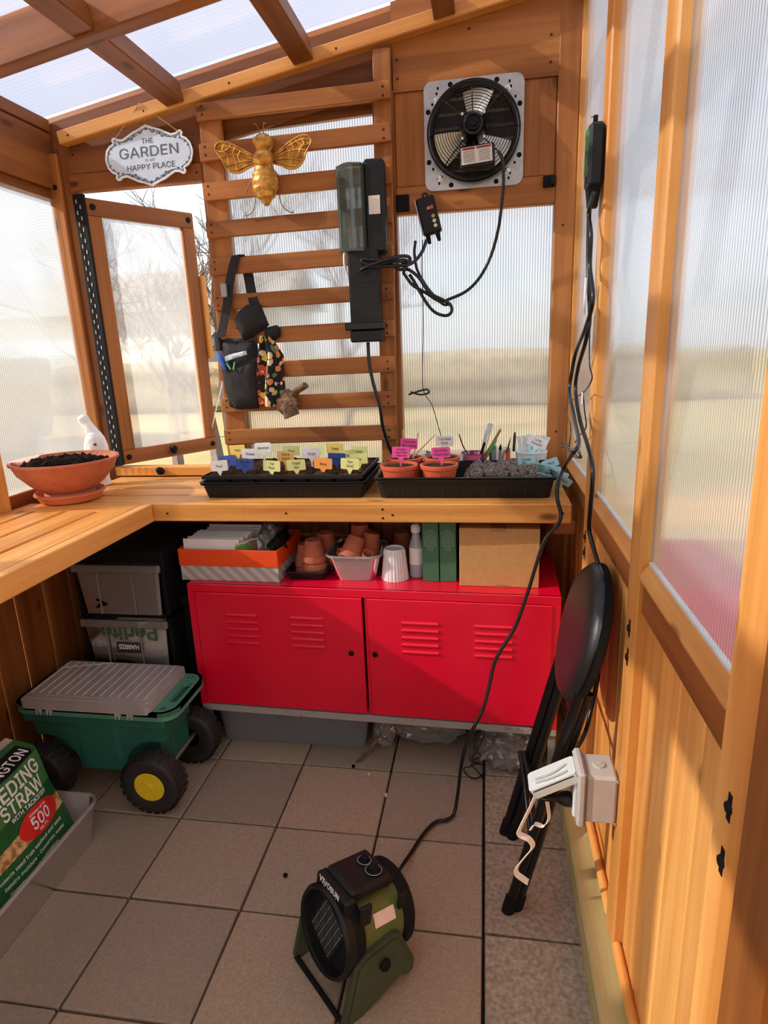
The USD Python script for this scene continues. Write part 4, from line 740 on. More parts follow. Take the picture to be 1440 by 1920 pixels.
for sx in (-1, 1):
    pts = [(.020, .048), (.05, .062), (.09, .085), (.125, .098), (.147, .096), (.158, .083), (.150, .064), (.138, .048), (.128, .025), (.108, .010), (.082, .008), (.055, .020), (.022, .032)]
    P = Polygon(spline(pts, 4, True)).buffer(0)
    wg = mesh('wing', mv(ext(affinity.scale(P, sx, 1, origin=(0, 0)), .005), TM((0, 0, .012), (0, -sx * 4, 0))), GOLD, BE)
    ve = [[(.03, .045), (.08, .072), (.13, .088), (.15, .082)], [(.03, .042), (.08, .058), (.12, .060), (.14, .055)], [(.03, .038), (.07, .040), (.10, .035), (.125, .030)], [(.035, .034), (.06, .027), (.085, .018), (.105, .016)], [(.09, .083), (.10, .065), (.095, .045), (.09, .02)], [(.125, .092), (.135, .075), (.12, .06), (.115, .035)], [(.105, .088), (.12, .075), (.14, .07), (.152, .075)], [(.075, .07), (.085, .055), (.08, .04)], list(pts) + [pts[0]]]
    mesh('vein', cat_([tube([(sx * x, y, .0185 + abs(x) * .07) for x, y in q], .0030, 6, 3) for q in ve]), GOLD, wg, smooth=60)
    BW = pm('antenna_wire', (150, 108, 56), .4, metal=.6) if sx < 0 else BW
    mesh('antenna', tube([(sx * .006, .108, .03), (sx * .008, .125, .036), (sx * .014, .136, .04), (sx * .02, .137, .04)], .0016, 6, 5), BW, BE, smooth=60)
    mesh('leg', tube([(sx * .034, .005, .015), (sx * .055, -.025, .02), (sx * .075, -.052, .012), (sx * .108, -.056, .006), (sx * .112, -.052, .006)], .0017, 6, 5), BW, BE, smooth=60)
    mesh('leg', tube([(sx * .038, -.03, .012), (sx * .042, -.08, .016), (sx * .055, -.104, .010), (sx * .078, -.116, .006), (sx * .08, -.110, .006)], .0015, 6, 5), BW, BE, smooth=60)

# ---------------------------------------------------------------- exhaust fan
FA = thing('exhaust_fan', 'square galvanised exhaust fan with a round black wire guard on the back wall', 'fan', frame((-.0375, YB - .002, 1.978), (1, 0, 0), (0, 0, 1)))
pl = rrect(.304, .306, .026)
hol = [Point(sx * a_, sy * b_).buffer(.0075, quad_segs=6) for a_, b_ in ((.07, .139), (.139, .07)) for sx in (-1, 1) for sy in (-1, 1)]
for h_ in hol: pl = pl.difference(h_)
slots = [sbox(sx * x - .003, sy * y - .004, sx * x + .003, sy * y + .004) for x, y in ((.112, .118), (.108, .132), (.126, .09)) for sx in (-1, 1) for sy in (-1, 1)]
for s_ in slots: pl = pl.difference(s_)
pl2 = pl.difference(Point(0, .0).buffer(.127, quad_segs=16))
mesh('plate', ext(pl2, .004), STEEL, FA); mesh('plate_holes', ext(rrect(.296, .298, .024).difference(Point(0, 0).buffer(.127, quad_segs=16)), .001), BLACKM, FA)
mesh('housing', mv(lathe([(.127, .030), (.134, .030), (.134, .004), (.127, .004), (.127, .030)], 64), TM()), BLACKG, FA, smooth=30)
mesh('duct', cat_([lathe([(.1265, .006), (.1265, -.007), (0, -.007)], 48)]), pm('duct_dark', (34, 26, 22), .7), FA)
mesh('shutter', cat_([mv(cbox(2 * math.sqrt(.124 ** 2 - (-.10 + k * .04) ** 2), .008, .002, .0005), TM((0, -.10 + k * .04, -.004), (20, 0, 0))) for k in range(6)]), pm('shutter_grey', (96, 88, 84), .5, .1), FA)
BLADE = pm('blade_steel', (226, 222, 212), .35, .05, metal=.35)
for k in range(3):
    A = 82 + k * 120
    def bl(u, v, A=A):
        r = .034 + .086 * u; w_ = math.radians(-26 + 54 * v) * (1.0 - .15 * u); t_ = math.radians(A) + w_
        return r * math.cos(t_), r * math.sin(t_), .014 + (.5 - v) * .022
    mesh('blade', shell(grid(10, 8, bl), .0012), BLADE, FA, smooth=True)
cir = lambda r, z, n=72, t=.0011: tube(np.c_[r * np.cos(np.linspace(0, 2 * np.pi, n + 1)[:-1]), r * np.sin(np.linspace(0, 2 * np.pi, n + 1)[:-1]), np.full(n, z)], t, 5, 0, True)
gz = lambda r: .058 if r < .105 else .058 - (r - .105) ** 1.35 * 4.2
mesh('guard_ring', cat_([cir(r, gz(r)) for r in np.arange(.046, .139, .0078)] + [cir(.139, .028, t=.003), cir(.138, .018, t=.0015), cir(.1375, .036, t=.0012)]), BLACKG, FA, smooth=60, kind='stuff')
for k in range(8):
    c_, s_ = math.cos(math.radians(k * 45 + 2)), math.sin(math.radians(k * 45 + 2)); mesh('guard_spoke', tube([(r * c_, r * s_, gz(r) + .001) for r in (.036, .07, .105, .125, .139)], .0018, 6, 2), BLACKG, FA, smooth=60)
mesh('motor', mv(lathe([(0, .034), (.010, .034), (.012, .031), (.021, .031), (.024, .028), (.030, .026), (.037, .012), (.039, -.01), (.039, -.045), (0, -.045)], 44), TM((-.0, .006, .056))), BLACKG, FA, smooth=25)
mesh('motor_cap', mv(lathe([(.0185, .0), (.0215, .004), (.0235, .0)], 36), TM((0, .006, .087))), BLACKG, FA, smooth=40)
for k in range(4): mesh('nut', mv(lathe([(0, .006), (.0045, .005), (.005, 0)], 8), TM((.046 * math.cos(math.radians(45 + 90 * k)), .006 + .046 * math.sin(math.radians(45 + 90 * k)), .058))), CHROME, FA)
jb = mesh('junction_box', cbox(.104, .062, .034, .004, (.010, -.085, .074)), BLACK, FA, M=TM((0, 0, 0), (0, 0, 2)))
lab = mesh('warning_label', mv(cbox(.092, .046, .0006, .0002), TM((.008, -.082, .0916), (0, 0, 2))), pm('label_white', (222, 214, 206), .5), jb)
LM = TM((.008, -.082, .0921), (0, 0, 2))
mesh('warning_stripe', cat_([mv(cbox(.038, .006, .0004, .0001), LM @ TM((-.023, .0185, 0))), mv(cbox(.044, .006, .0004, .0001), LM @ TM((.022, .0185, 0)))]), pm('warning_red', (196, 60, 40), .5), jb)
mesh('lettering', cat_([text('WARNING', .0042, LM @ TM((-.036, .0165, .0003)), True, .0002, .028), text('AVERTISSEMENT', .0038, LM @ TM((.003, .0165, .0003)), True, .0002, .037)] + [mv(cbox(.034, .0012, .0003, .0001), LM @ TM((sx * .0225, .011 - q * .0046, 0))) for sx in (-1, 1) for q in range(7)]), INK, jb)
for x, y in ((.102, .112), (-.104, -.118), (.104, -.112), (-.112, .098)): mesh('mount_bolt', mv(lathe([(0, .014), (.005, .013), (.006, .004), (.009, .003), (.009, 0)], 10), TM((x, y, .004))), CHROME, FA)

# ---------------------------------------------------------------- controllers, cords, wall boxes
def cordthing(name, lb, cat, pts, r, mt=None, sub=6): return tag(mesh(name, tube(pts, r, 8, sub), mt or CORD, None, smooth=60), lb, cat)
TH = thing('fan_controller', 'black fan thermostat with a small red display hanging below the fan', 'controller', frame((-.178, .428, 1.748), (.97, 0, .24), (-.24, 0, .97)))
mesh('case', cbox(.060, .112, .030, .006, (0, 0, .012)), BLACK, TH); mesh('trim_strip', cbox(.004, .108, .004, .001, (-.031, 0, .026)), GREYP, TH)
mesh('hang_tab', mv(ext(Point(0, 0).buffer(.010).difference(Point(0, 0).buffer(.004)), .003), TM((.004, .058, .020))), BLACK, TH)
mesh('display', cbox(.024, .014, .001, .0003, (.009, .020, .0275)), pm('display_dark', (70, 34, 34), .2), TH)
mesh('digits', text('68.0', .008, TM((.0, .0165, .0281)), True, .0003, .019), usdkit.material(stage, W + '/Looks/led_red', {'e': ('emission', {'color': (.9, .18, .16), 'strength': .9})}, [], surface='e.emission'), TH)
for k, c in enumerate(((208, 150, 70), (216, 212, 206), (216, 212, 206))): mesh('button', mv(lathe([(0, .003), (.0052, .0025), (.006, 0)], 16), TM((.014, -.006 - k * .0145, .027))), pm(f'button_{k}', c, .4), TH)
for x in (-.018, .014): mesh('strain_relief', mv(lathe([(0, 0), (.005, 0), (.0075, .018), (.0075, .024), (0, .024)], 12), TM((x, -.080, .010), (-90, 0, 0))), BLACKM, TH)
mesh('fan_cord', tube([(0.038,0.345,1.895),(0.049,0.340,1.871),(0.053,0.340,1.814),(0.049,0.360,1.760),(0.039,0.380,1.689),(0.017,0.400,1.616),(-0.017,0.400,1.555),(-0.059,0.400,1.516),(-0.111,0.400,1.495),(-0.145,0.395,1.488),(-0.187,0.390,1.514),(-0.230,0.385,1.540),(-0.251,0.385,1.566),(-0.259,0.380,1.582),(-0.245,0.380,1.589),(-0.211,0.380,1.563),(-0.178,0.380,1.516),(-0.135,0.380,1.491),(-0.110,0.380,1.474),(-0.108,0.380,1.452),(-0.127,0.380,1.442),(-0.162,0.385,1.455),(-0.191,0.385,1.489),(-0.230,0.390,1.557),(-0.242,0.395,1.574)], .0052, 8, 6), CORD, FA, smooth=60, M=np.linalg.inv(frame((-.0375, YB - .002, 1.978), (1, 0, 0), (0, 0, 1))), label='black power cord looping down in a coil')
cordthing('controller_cord', 'black cord running from the fan thermostat down into the coil', 'cord', [(-0.222,0.410,1.676),(-0.225,0.400,1.638),(-0.217,0.395,1.589),(-0.195,0.390,1.547),(-0.170,0.385,1.513),(-0.136,0.385,1.479),(-0.115,0.385,1.476)], .0046)
cordthing('cord_coil', 'bundled black cord resting across the top of the black wall box', 'cord', [(-0.186,0.410,1.677),(-0.202,0.390,1.636),(-0.235,0.370,1.604),(-0.282,0.340,1.598),(-0.345,0.310,1.595),(-0.375,0.305,1.589),(-0.381,0.300,1.588),(-0.352,0.300,1.599),(-0.295,0.320,1.617),(-0.257,0.350,1.626),(-0.238,0.370,1.623),(-0.243,0.370,1.607),(-0.282,0.340,1.614),(-0.345,0.310,1.614),(-0.376,0.300,1.616),(-0.377,0.300,1.607),(-0.345,0.310,1.598),(-0.290,0.340,1.611),(-0.247,0.360,1.614),(-0.247,0.360,1.595),(-0.267,0.350,1.587),(-0.299,0.340,1.601),(-0.348,0.320,1.586)], .0054)
cordthing('probe_wire', 'thin black probe wire hanging from the thermostat to the pots', 'wire', [(-0.199,0.410,1.678),(-0.203,0.410,1.598),(-0.203,0.420,1.500),(-0.206,0.430,1.382),(-0.211,0.430,1.260),(-0.207,0.430,1.197),(-0.179,0.420,1.152),(-0.158,0.410,1.079),(-0.147,0.400,1.044)], .0014)
cordthing('probe_wire_knot', 'small bundled knot of thin wire low on the back pane', 'wire', [(-0.259,0.420,1.190),(-0.233,0.420,1.198),(-0.197,0.420,1.206),(-0.190,0.420,1.194),(-0.219,0.420,1.189),(-0.252,0.420,1.199)], .0032)
BXM = BLACKM
WBX = thing('wall_box', 'tall black outdoor outlet box with a smoky clear cover on the pallet', 'outlet box', TM((0, 0, 0)))
mesh('lower_housing', bx(-.434, -.336, .342, .398, 1.405, 1.66, .006), BLACK, WBX); mesh('upper_housing', bx(-.372, -.308, .345, .399, 1.64, 1.91, .008), BLACK, WBX)
mesh('hinge_bar', bx(-.452, -.322, .336, .385, 1.408, 1.432, .003), BLACKG, WBX); mesh('foot', bx(-.436, -.330, .340, .398, 1.370, 1.408, .004), BLACK, WBX)
mesh('embossed_frame', cat_([mv(ext(rrect(.068, .030, .003).difference(rrect(.064, .026, .002)), .0012), frame((-.386, .342, 1.555), (1, 0, 0), (0, 0, 1))), text('WEATHER', .009, frame((-.413, .342, 1.576), (1, 0, 0), (0, 0, 1)), True, .0012, .052), text('RESISTANT', .007, frame((-.412, .342, 1.551), (1, 0, 0), (0, 0, 1)), True, .0012, .050)]), BLACKG, WBX)
SMOKE = film_mat('smoky_cover', (84, 96, 86), .34, .12, 1.6)
pc = Polygon([(0, .0), (.034, -.036), (.050, -.040), (.060, -.032), (.084, -.030), (.096, -.006), (.096, .0), (.090, .0), (.082, -.023), (.058, -.025), (.048, -.033), (.036, -.030), (.006, .0)])
mesh('clear_cover', cat_([mv(ext(pc, .246), frame((-.462, .366, 1.895), (1, 0, 0), (0, 1, 0)) @ TM((0, 0, -.246))), mv(ext(Polygon([(0, 0), (.034, -.036), (.05, -.04), (.084, -.03), (.096, 0)]), .004), frame((-.462, .366, 1.895), (1, 0, 0), (0, 1, 0))), mv(ext(Polygon([(0, 0), (.034, -.036), (.05, -.04), (.084, -.03), (.096, 0)]), .004), TM((-.462, .366, 1.648)))]), SMOKE, WBX)
mesh('cover_rib', cat_([bx(-.452 + k * .018, -.449 + k * .018, .350 - .012 * (1 < k < 4), .366, 1.66, 1.885, .001) for k in range(5)]), pm('cover_edge', (96, 108, 100), .25), WBX)
mesh('sticker', bx(-.358, -.322, .3435, .3455, 1.752, 1.805, .0003), pm('sticker', (226, 218, 208), .6), WBX)
cordthing('box_cord', 'black cord hanging from the bottom of the wall box to the bench', 'cord', [(-0.384,0.370,1.368),(-0.381,0.360,1.303),(-0.368,0.350,1.234),(-0.350,0.350,1.163),(-0.345,0.370,1.088),(-0.333,0.400,1.019),(-0.324,0.420,0.987)], .0058)
cordthing('white_tie', 'short white strap beside the left edge of the wall box', 'strap', [(-.442, .36, 1.66), (-.446, .35, 1.63), (-.444, .35, 1.60), (-.436, .352, 1.575)], .004, WHITEP)
PC = thing('plug_controller', 'black and green plug-in thermostat hanging on the right wall stud', 'controller', TM((.252, -.048, 1.762)))
mesh('case', cbox(.034, .066, .135, .007), BLACK, PC); mesh('green_face', cbox(.003, .050, .10, .001, (-.017, .002, .012)), pm('leaf_green', (66, 150, 66), .4, c2=(24, 80, 34), sc=60, lo=.45, hi=.55), PC)
mesh('lower_neck', mv(taper(.022, .030, .030, .050, .045, .004, .014), TM((0, .0, -.108))), BLACKM, PC, smooth=30); mesh('hook', cat_([bx(-.006, .004, -.004, .004, .066, .088, .001), rod((0, 0, .086), (-.004, .045, .098), .0012, 6)]), BLACKM, PC)
cordthing('heater_cord', 'long black cord falling from the right wall controller across the floor to the heater', 'cord', [(0.245,-0.107,1.674),(0.245,-0.047,1.642),(0.245,-0.094,1.588),(0.247,-0.086,1.518),(0.248,-0.148,1.441),(0.245,-0.075,1.378),(0.240,0.040,1.319),(0.235,0.070,1.262),(0.230,0.061,1.212),(0.225,-0.101,1.152),(0.215,-0.248,1.120),(0.200,-0.269,1.099),(0.221,0.020,1.016),(0.201,0.000,0.971),(0.199,-0.010,0.928),(0.209,-0.020,0.885),(0.199,-0.030,0.857),(0.167,-0.030,0.815),(0.144,-0.035,0.740),(0.123,-0.040,0.661),(0.089,-0.050,0.557),(0.035,-0.060,0.457),(0.016,-0.080,0.381),(-0.003,-0.100,0.312),(-0.045,-0.120,0.224),(-0.064,-0.140,0.155),(-0.076,-0.160,0.059),(-0.086,-0.183,0.012),(-0.106,-0.207,0.008),(-0.136,-0.218,0.008),(-0.167,-0.265,0.008),(-0.196,-0.344,0.010),(-0.217,-0.454,0.050),(-0.202,-0.600,0.165)], .0052)
cordthing('extension_cord', 'thick black cord running down the stud, behind the stool seat and into the outlet', 'cord', [(.250, -.033, 1.689), (.250, -.02, 1.616), (.252, -.035, 1.499), (.250, -.10, 1.406), (.245, -.085, 1.346), (.240, -.011, 1.279), (.240, .02, 1.221), (.240, -.087, 1.150), (.240, -.220, 1.109), (.240, -.300, 1.075), (.240, -.309, 1.030), (.242, -.285, .975), (.247, -.25, .915), (.252, -.27, .885), (.258, -.331, .85), (.268, -.345, .80), (.268, -.351, .603), (.250, -.379, .506), (.232, -.42, .470), (.200, -.46, .440), (.150, -.52, .415), (.118, -.552, .400), (.128, -.562, .398), (.152, -.563, .400), (.176, -.563, .401)], .0052)
cordthing('sensor_wire', 'thin black sensor wire winding around the cords on the right wall', 'wire', [(0.250,-0.103,1.395),(0.250,-0.124,1.296),(0.252,-0.161,1.260),(0.250,-0.061,1.221),(0.248,0.064,1.197),(0.245,0.239,1.159),(0.245,0.260,1.140),(0.245,0.126,1.108),(0.240,0.104,1.050)], .0017)
cordthing('sensor_lead', 'thin black lead with a white tag beside the right wall cords', 'wire', [(0.250,-0.043,1.220),(0.250,-0.083,1.176),(0.250,-0.119,1.140),(0.250,-0.029,1.107),(0.250,0.063,1.072)], .0017)
cordthing('wire_bundle', 'small wound bundle of thin wire above the bench end', 'wire', [(.232, .213, 1.035), (.236, .13, 1.05), (.232, .02, 1.062), (.236, -.084, 1.06), (.232, -.162, 1.075), (.236, -.10, 1.08), (.232, .0, 1.045), (.236, .12, 1.06), (.232, .20, 1.05), (.238, .10, 1.042), (.234, -.05, 1.07), (.238, -.15, 1.068), (.233, -.04, 1.052), (.237, .17, 1.046)], .0020)
tag(mesh('cord_label', mv(cbox(.004, .020, .085, .001), TM((.240, -.075, 1.452), (0, 0, 0)) @ TM((0, 0, 0), (8, 0, 0))), WHITEP), 'long white paper tag wrapped on the cords below the controller', 'tag')
tag(mesh('lead_tag', mv(cbox(.003, .012, .03, .001), TM((.246, -.062, 1.205))), WHITEP), 'tiny white tag on the thin sensor lead', 'tag')

# ---------------------------------------------------------------- weatherproof outlet on the stud
OU = thing('outlet_box', 'grey weatherproof outlet box with its white cover lifted on the right wall stud', 'outlet box', TM((0, 0, 0)))
GB = pm('box_grey', (186, 178, 172), .5, .03); LG = pm('cover_grey', (206, 210, 208), .45, .03)
mesh('body', bx(.206, .271, -.600, -.520, .376, .490, .006), GB, OU); mesh('front_plate', bx(.192, .207, -.606, -.514, .368, .498, .004), GB, OU); mesh('gasket', bx(.2055, .2085, -.604, -.516, .370, .496, .001), pm('gasket', (120, 112, 108), .7), OU)
mesh('conduit_plug', mv(lathe([(0, .003), (.012, .003), (.013, 0)], 20), TM((.238, -.56, .490))), GB, OU); mesh('plug_slot', mv(cbox(.017, .0025, .0015, .0004), TM((.238, -.56, .4935), (0, 0, 35))), LG, OU)
mesh('receptacle', bx(.186, .193, -.585, -.535, .376, .470, .002), WHITEP, OU)
CM = frame((.190, -.56, .486), (-.86, 0, -.50), (0, 1, 0))
mesh('flip_cover', mv(ext(rrect(.108, .058, .008), .006), CM @ TM((.054, 0, -.003))), LG, OU)
mesh('cover_wall', cat_([mv(cbox(.100, .004, .022, .0015), CM @ TM((.052, sy * .027, .010))) for sy in (-1, 1)] + [mv(cbox(.004, .054, .022, .0015), CM @ TM((.104, 0, .010)))]), LG, OU)
mesh('cover_groove', cat_([mv(tube([(.018, y, -.0045), (.05, y * .6 - .008, -.0050), (.09, y * .5 - .004, -.0045)], .003, 6, 4, flat=.4), CM) for y in (-.014, .008)]), pm('cover_groove', (160, 166, 164), .5), OU, smooth=60)
mesh('hinge_pin', cat_([rod((.192, -.60, .490), (.192, -.52, .490), .003, 8)]), GB, OU)
for z in (.38, .482): mesh('screw', mv(lathe([(0, .004), (.003, .003), (.004, 0)], 8), frame((.268, -.600, z), (1, 0, 0), (0, 0, 1))), CHROME, OU)
PGT = thing('power_plug', 'black plug pushed into the lower socket of the grey outlet box', 'plug'); mesh('body', mv(lathe([(0, 0), (.0145, 0), (.0165, .006), (.0150, .018), (.0085, .030), (0, .030)], 20), frame((.188, -.562, .402), (0, 1, 0), (0, 0, 1)) @ TM((0, 0, 0), (0, 0, 0)) if False else TM((.186, -.562, .402), (0, -90, 0))), BLACK, PGT, smooth=30); mesh('sleeve', cat_([mv(lathe([(0, 0), (.007, 0), (.007, .003), (0, .003)], 12), TM((.156 - k * .0055, -.562, .402), (0, -90, 0))) for k in range(4)] + [rod((.160, -.562, .402), (.134, -.562, .402), .0054, 10)]), BLACK, PGT)
STR = pm('white_strap', (244, 238, 228), .6, .03)
def ribbon(name, lb, pts, w, mt, side=(0, 1, 0), t=.0014):
    P = spline(pts, 6); s_ = np.array(side, float); V = []; F = []
    for i, p in enumerate(P):
        T = P[min(i + 1, len(P) - 1)] - P[max(i - 1, 0)]; s2 = s_ - T * (s_ @ T) / (T @ T); s2 /= np.linalg.norm(s2); V += [p - s2 * w / 2, p + s2 * w / 2]
    for i in range(len(P) - 1): F += [(2 * i, 2 * i + 1, 2 * i + 3), (2 * i, 2 * i + 3, 2 * i + 2)]
    return tag(mesh(name, shell(trimesh.Trimesh(np.array(V), np.array(F), process=False), t), mt, None, smooth=50), lb, 'strap')
ribbon('cover_strap', 'white strap dangling in a curl from the outlet cover over the stool leg', [(.116, -.552, .410), (.100, -.555, .365), (.082, -.558, .320), (.078, -.56, .300), (.100, -.56, .287), (.108, -.56, .268), (.092, -.56, .240), (.076, -.56, .212), (.074, -.56, .192), (.092, -.56, .176), (.100, -.56, .170)], .014, STR, (.7, .7, .1))
ribbon('short_strap', 'short white strap looped behind the curled one under the outlet cover', [(.132, -.55, .405), (.140, -.545, .360), (.142, -.545, .332), (.130, -.55, .318), (.112, -.552, .322), (.102, -.555, .308)], .010, STR, (.7, .7, .1))

# ---------------------------------------------------------------- folding stool leaning on the right wall
ST = thing('folding_stool', 'folded black round-seat stool leaning against the right wall', 'stool')
SD = np.array([.198, 0, .83]); SD /= np.linalg.norm(SD)
def leg(y, off, z1, lb=None):
    a_ = np.array([.060 + off, y, .003]); b_ = a_ + SD * z1; mesh('leg', tube([a_, b_], .0125, 16, 0), BLACKG, ST, smooth=50); mesh('rubber_foot', tube([a_ - SD * .004, a_ + SD * .042, a_ + SD * .045], [.0158, .0158, .0135], 16, 0), BLACKM, ST, smooth=50)
leg(-.232, 0, .60); leg(-.486, 0, .66); leg(-.246, .020, .60); leg(-.474, .020, .62)
mesh('brace', cat_([tube([(.096, -.245, .285), (.110, -.30, .20), (.118, -.40, .12), (.104, -.474, .10)], .006, 8, 5), tube([(.104, -.245, .285), (.124, -.30, .205), (.130, -.40, .13), (.112, -.474, .11)], .006, 8, 5)]), BLACKG, ST, smooth=50)
mesh('crossbar', cat_([rod((.205, -.245, .50), (.205, -.475, .50), .008), rod((.12, -.258, .25), (.12, -.462, .25), .006)]), BLACKG, ST)
mesh('rivet', cat_([mv(lathe([(0, .003), (.005, .002), (.006, 0)], 10), frame((.098, -.245 + .0, .285), (0, 1, 0), (0, 0, 1)) @ TM((0, 0, .004))), mv(lathe([(0, .003), (.005, .002), (.006, 0)], 10), TM((.100, -.486, .108), (0, -90, 0)))]), CHROME, ST)
sn = np.array([-SD[2], 0, SD[0]])
SM = frame((.224, -.362, .700), (0, -1, 0), SD)
mesh('seat', mv(lathe([(0, .028), (.11, .027), (.145, .021), (.158, .010), (.161, 0), (.158, -.006), (.0, -.006)], 64), SM @ TM((0, 0, 0), (0, 0, 0))), pm('black_vinyl', (24, 22, 24), .38, .1, bump=.1, bsc=160), ST, smooth=40)
mesh('seat_band', mv(lathe([(.156, .003), (.1635, .002), (.1635, -.012), (.150, -.020), (0, -.020)], 64), SM), BLACKM, ST, smooth=30); mesh('piping', mv(cir(.160, .0035, 72, .0032), SM), BLACKG, ST, smooth=60)

# ---------------------------------------------------------------- heater
OLV = pm('heater_green', (58, 66, 44), .38, .12, sc=10, bump=.05); OLB = pm('heater_body_green', (92, 100, 50), .35, .1, sc=10)
HE = thing('fan_heater', 'round black and green electric greenhouse heater on the floor in front', 'heater', TM((-.290, -.667, 0), (0, 0, 0)))
fx = np.array([-.684, -.730, 0]); sx_ = np.array([-.730, .684, 0])      # facing; its left side
def HP(f, s, z): return fx * f + sx_ * s + np.array([0, 0, z])
ax_ = fx * math.cos(math.radians(10)) + np.array([0, 0, math.sin(math.radians(10))])
HM = frame(HP(-.018, -.008, .140), sx_ * -1, np.cross(ax_, -sx_)) @ np.diag([.90, .90, .95, 1.0])
mesh('drum', mv(lathe([(0, -.085), (.090, -.085), (.094, -.078), (.094, .075), (.0, .075)], 56), HM), OLB, HE, smooth=30)
mesh('front_bezel', mv(lathe([(.088, .072), (.099, .070), (.103, .076), (.104, .094), (.099, .101), (.093, .098), (.091, .090), (.088, .072)], 64), HM), BLACK, HE, smooth=30); mesh('bezel_band', mv(lathe([(.0945, .045), (.100, .050), (.1005, .074), (.094, .074)], 56), HM), BLACKM, HE, smooth=30)
mesh('rear_bezel', mv(lathe([(.0, -.098), (.092, -.098), (.101, -.090), (.101, -.070), (.0945, -.062)], 56), HM), BLACKM, HE, smooth=30)
mesh('grille', cat_([mv(rod((-math.sqrt(max(.092 ** 2 - y * y, 1e-6)), y, .094), (math.sqrt(max(.092 ** 2 - y * y, 1e-6)), y, .094), .0008, 4), HM) for y in np.arange(-.090, .091, .0075)] + [mv(rod((y, -math.sqrt(max(.092 ** 2 - y * y, 1e-6)), .0932), (y, math.sqrt(max(.092 ** 2 - y * y, 1e-6)), .0932), .0006, 4), HM) for y in (-.06, -.03, 0, .03, .06)]), BLACKM, HE, kind='stuff')
mesh('face_plate', mv(lathe([(0, .080), (.091, .080), (.091, .078), (0, .078)], 40), HM), BLACK, HE)
HR = HM @ TM((0, 0, 0), (0, 0, -27))
mesh('element', mv(cbox(.098, .118, .004, .001, (-.004, 0, .084)), HR), pm('element_dark', (44, 44, 46), .5), HE)
mesh('element_fin', cat_([mv(cbox(.0022, .112, .002, .0004, (-.044 + k * .0160, 0, .087)), HR) for k in range(6)]), pm('element_fin', (196, 194, 190), .5), HE)
mesh('element_core', cat_([mv(cbox(.0105, .112, .002, .0004, (-.036 + k * .0160, 0, .0862)), HR) for k in range(5)]), pm('element_core', (104, 104, 106), .6, c2=(60, 60, 62), sc=400), HE)
hd = mesh('control_head', cat_([mv(cbox(.112, .034, .115, .008, (0, .112, .012)), HM), mv(cbox(.098, .02, .135, .006, (0, .102, .008)), HM), mv(cbox(.128, .05, .03, .006, (0, .092, .075)), HM)]), BLACK, HE)
for x, r in ((-.020, .016), (.028, .019)):
    mesh('dial', mv(mv(lathe([(0, .012), (r * .6, .012), (r * .65, .004), (r, .003), (r, 0)], 28), TM((0, 0, 0), (-90, 0, 0))), HM @ TM((-.016 if x < 0 else .022, .129, -.012 + (0 if x < 0 else .0)))), BLACKM, hd); mesh('dial_ring', mv(mv(cir(r * 1.02, .003, 32, .0008), TM((0, 0, 0), (-90, 0, 0))), HM @ TM((-.016 if x < 0 else .022, .129, -.012))), GREYP, hd)
mesh('lettering', text('VIVOSUN', .014, HM @ TM((-.047, .105, .0905)), True, .0006, .082), INKW, hd); mesh('lettering', text('GREENHOUSE HEATER', .0035, HM @ TM((-.030, .098, .0905)), False, .0005, .055), INKW, hd)
mesh('clip', mv(cbox(.012, .05, .032, .003, (.078, .078, .045)), HM), BLACK, hd); mesh('clip', mv(cbox(.012, .04, .024, .003, (.080, .070, -.06)), HM), BLACK, hd)
def LBL(r, a0, a1, z0, z1): return mv(grid(10, 3, lambda u, v: (r * math.sin(a0 + (a1 - a0) * u), r * math.cos(a0 + (a1 - a0) * u), z0 + (z1 - z0) * v)), HM)
mesh('rating_label', shell(LBL(.0948, .86, 1.18, -.04, .018), .0004), pm('rating_label', (232, 208, 196), .5), HE)
mesh('label_print', cat_([LBL(.0951, .88 + k * .055, .91 + k * .055, -.034 + .01 * (k % 2), .008 - .006 * (k % 3)) for k in range(5)]), INK, HE)
for s, nm in ((-1, 'right'), (1, 'left')):
    P = Polygon([(.088, .0), (.098, .012), (.060, .135), (.030, .148), (-.045, .150), (-.060, .140), (-.095, .045), (-.090, .018), (-.07, .016), (-.055, .028), (.0, .012), (.05, .0)])
    pm_ = frame(HP(0, s * .093, 0), fx * s, (0, 0, 1))
    P2 = P if s > 0 else affinity.scale(P, -1, 1, origin=(0, 0))
    b_ = mesh('side_bracket', mv(cat_([ext(P2, .010), mv(ext(P2.buffer(-.012), .003), TM((0, 0, .010)))]), pm_), OLV, HE)
    mesh('knob', mv(cat_([lathe([(0, .012), (.010, .012), (.0125, .009), (.0125, 0)], 24), cbox(.006, .018, .004, .001, (0, 0, .013))]), pm_ @ TM((-.010 * s, .098, .012))), BLACKM, b_)
mesh('base_bar', cat_([rod(HP(.092, -.098, .006), HP(.092, .098, .006), .006), rod(HP(-.085, -.098, .024), HP(-.085, .098, .024), .006)]), BLACKM, HE)

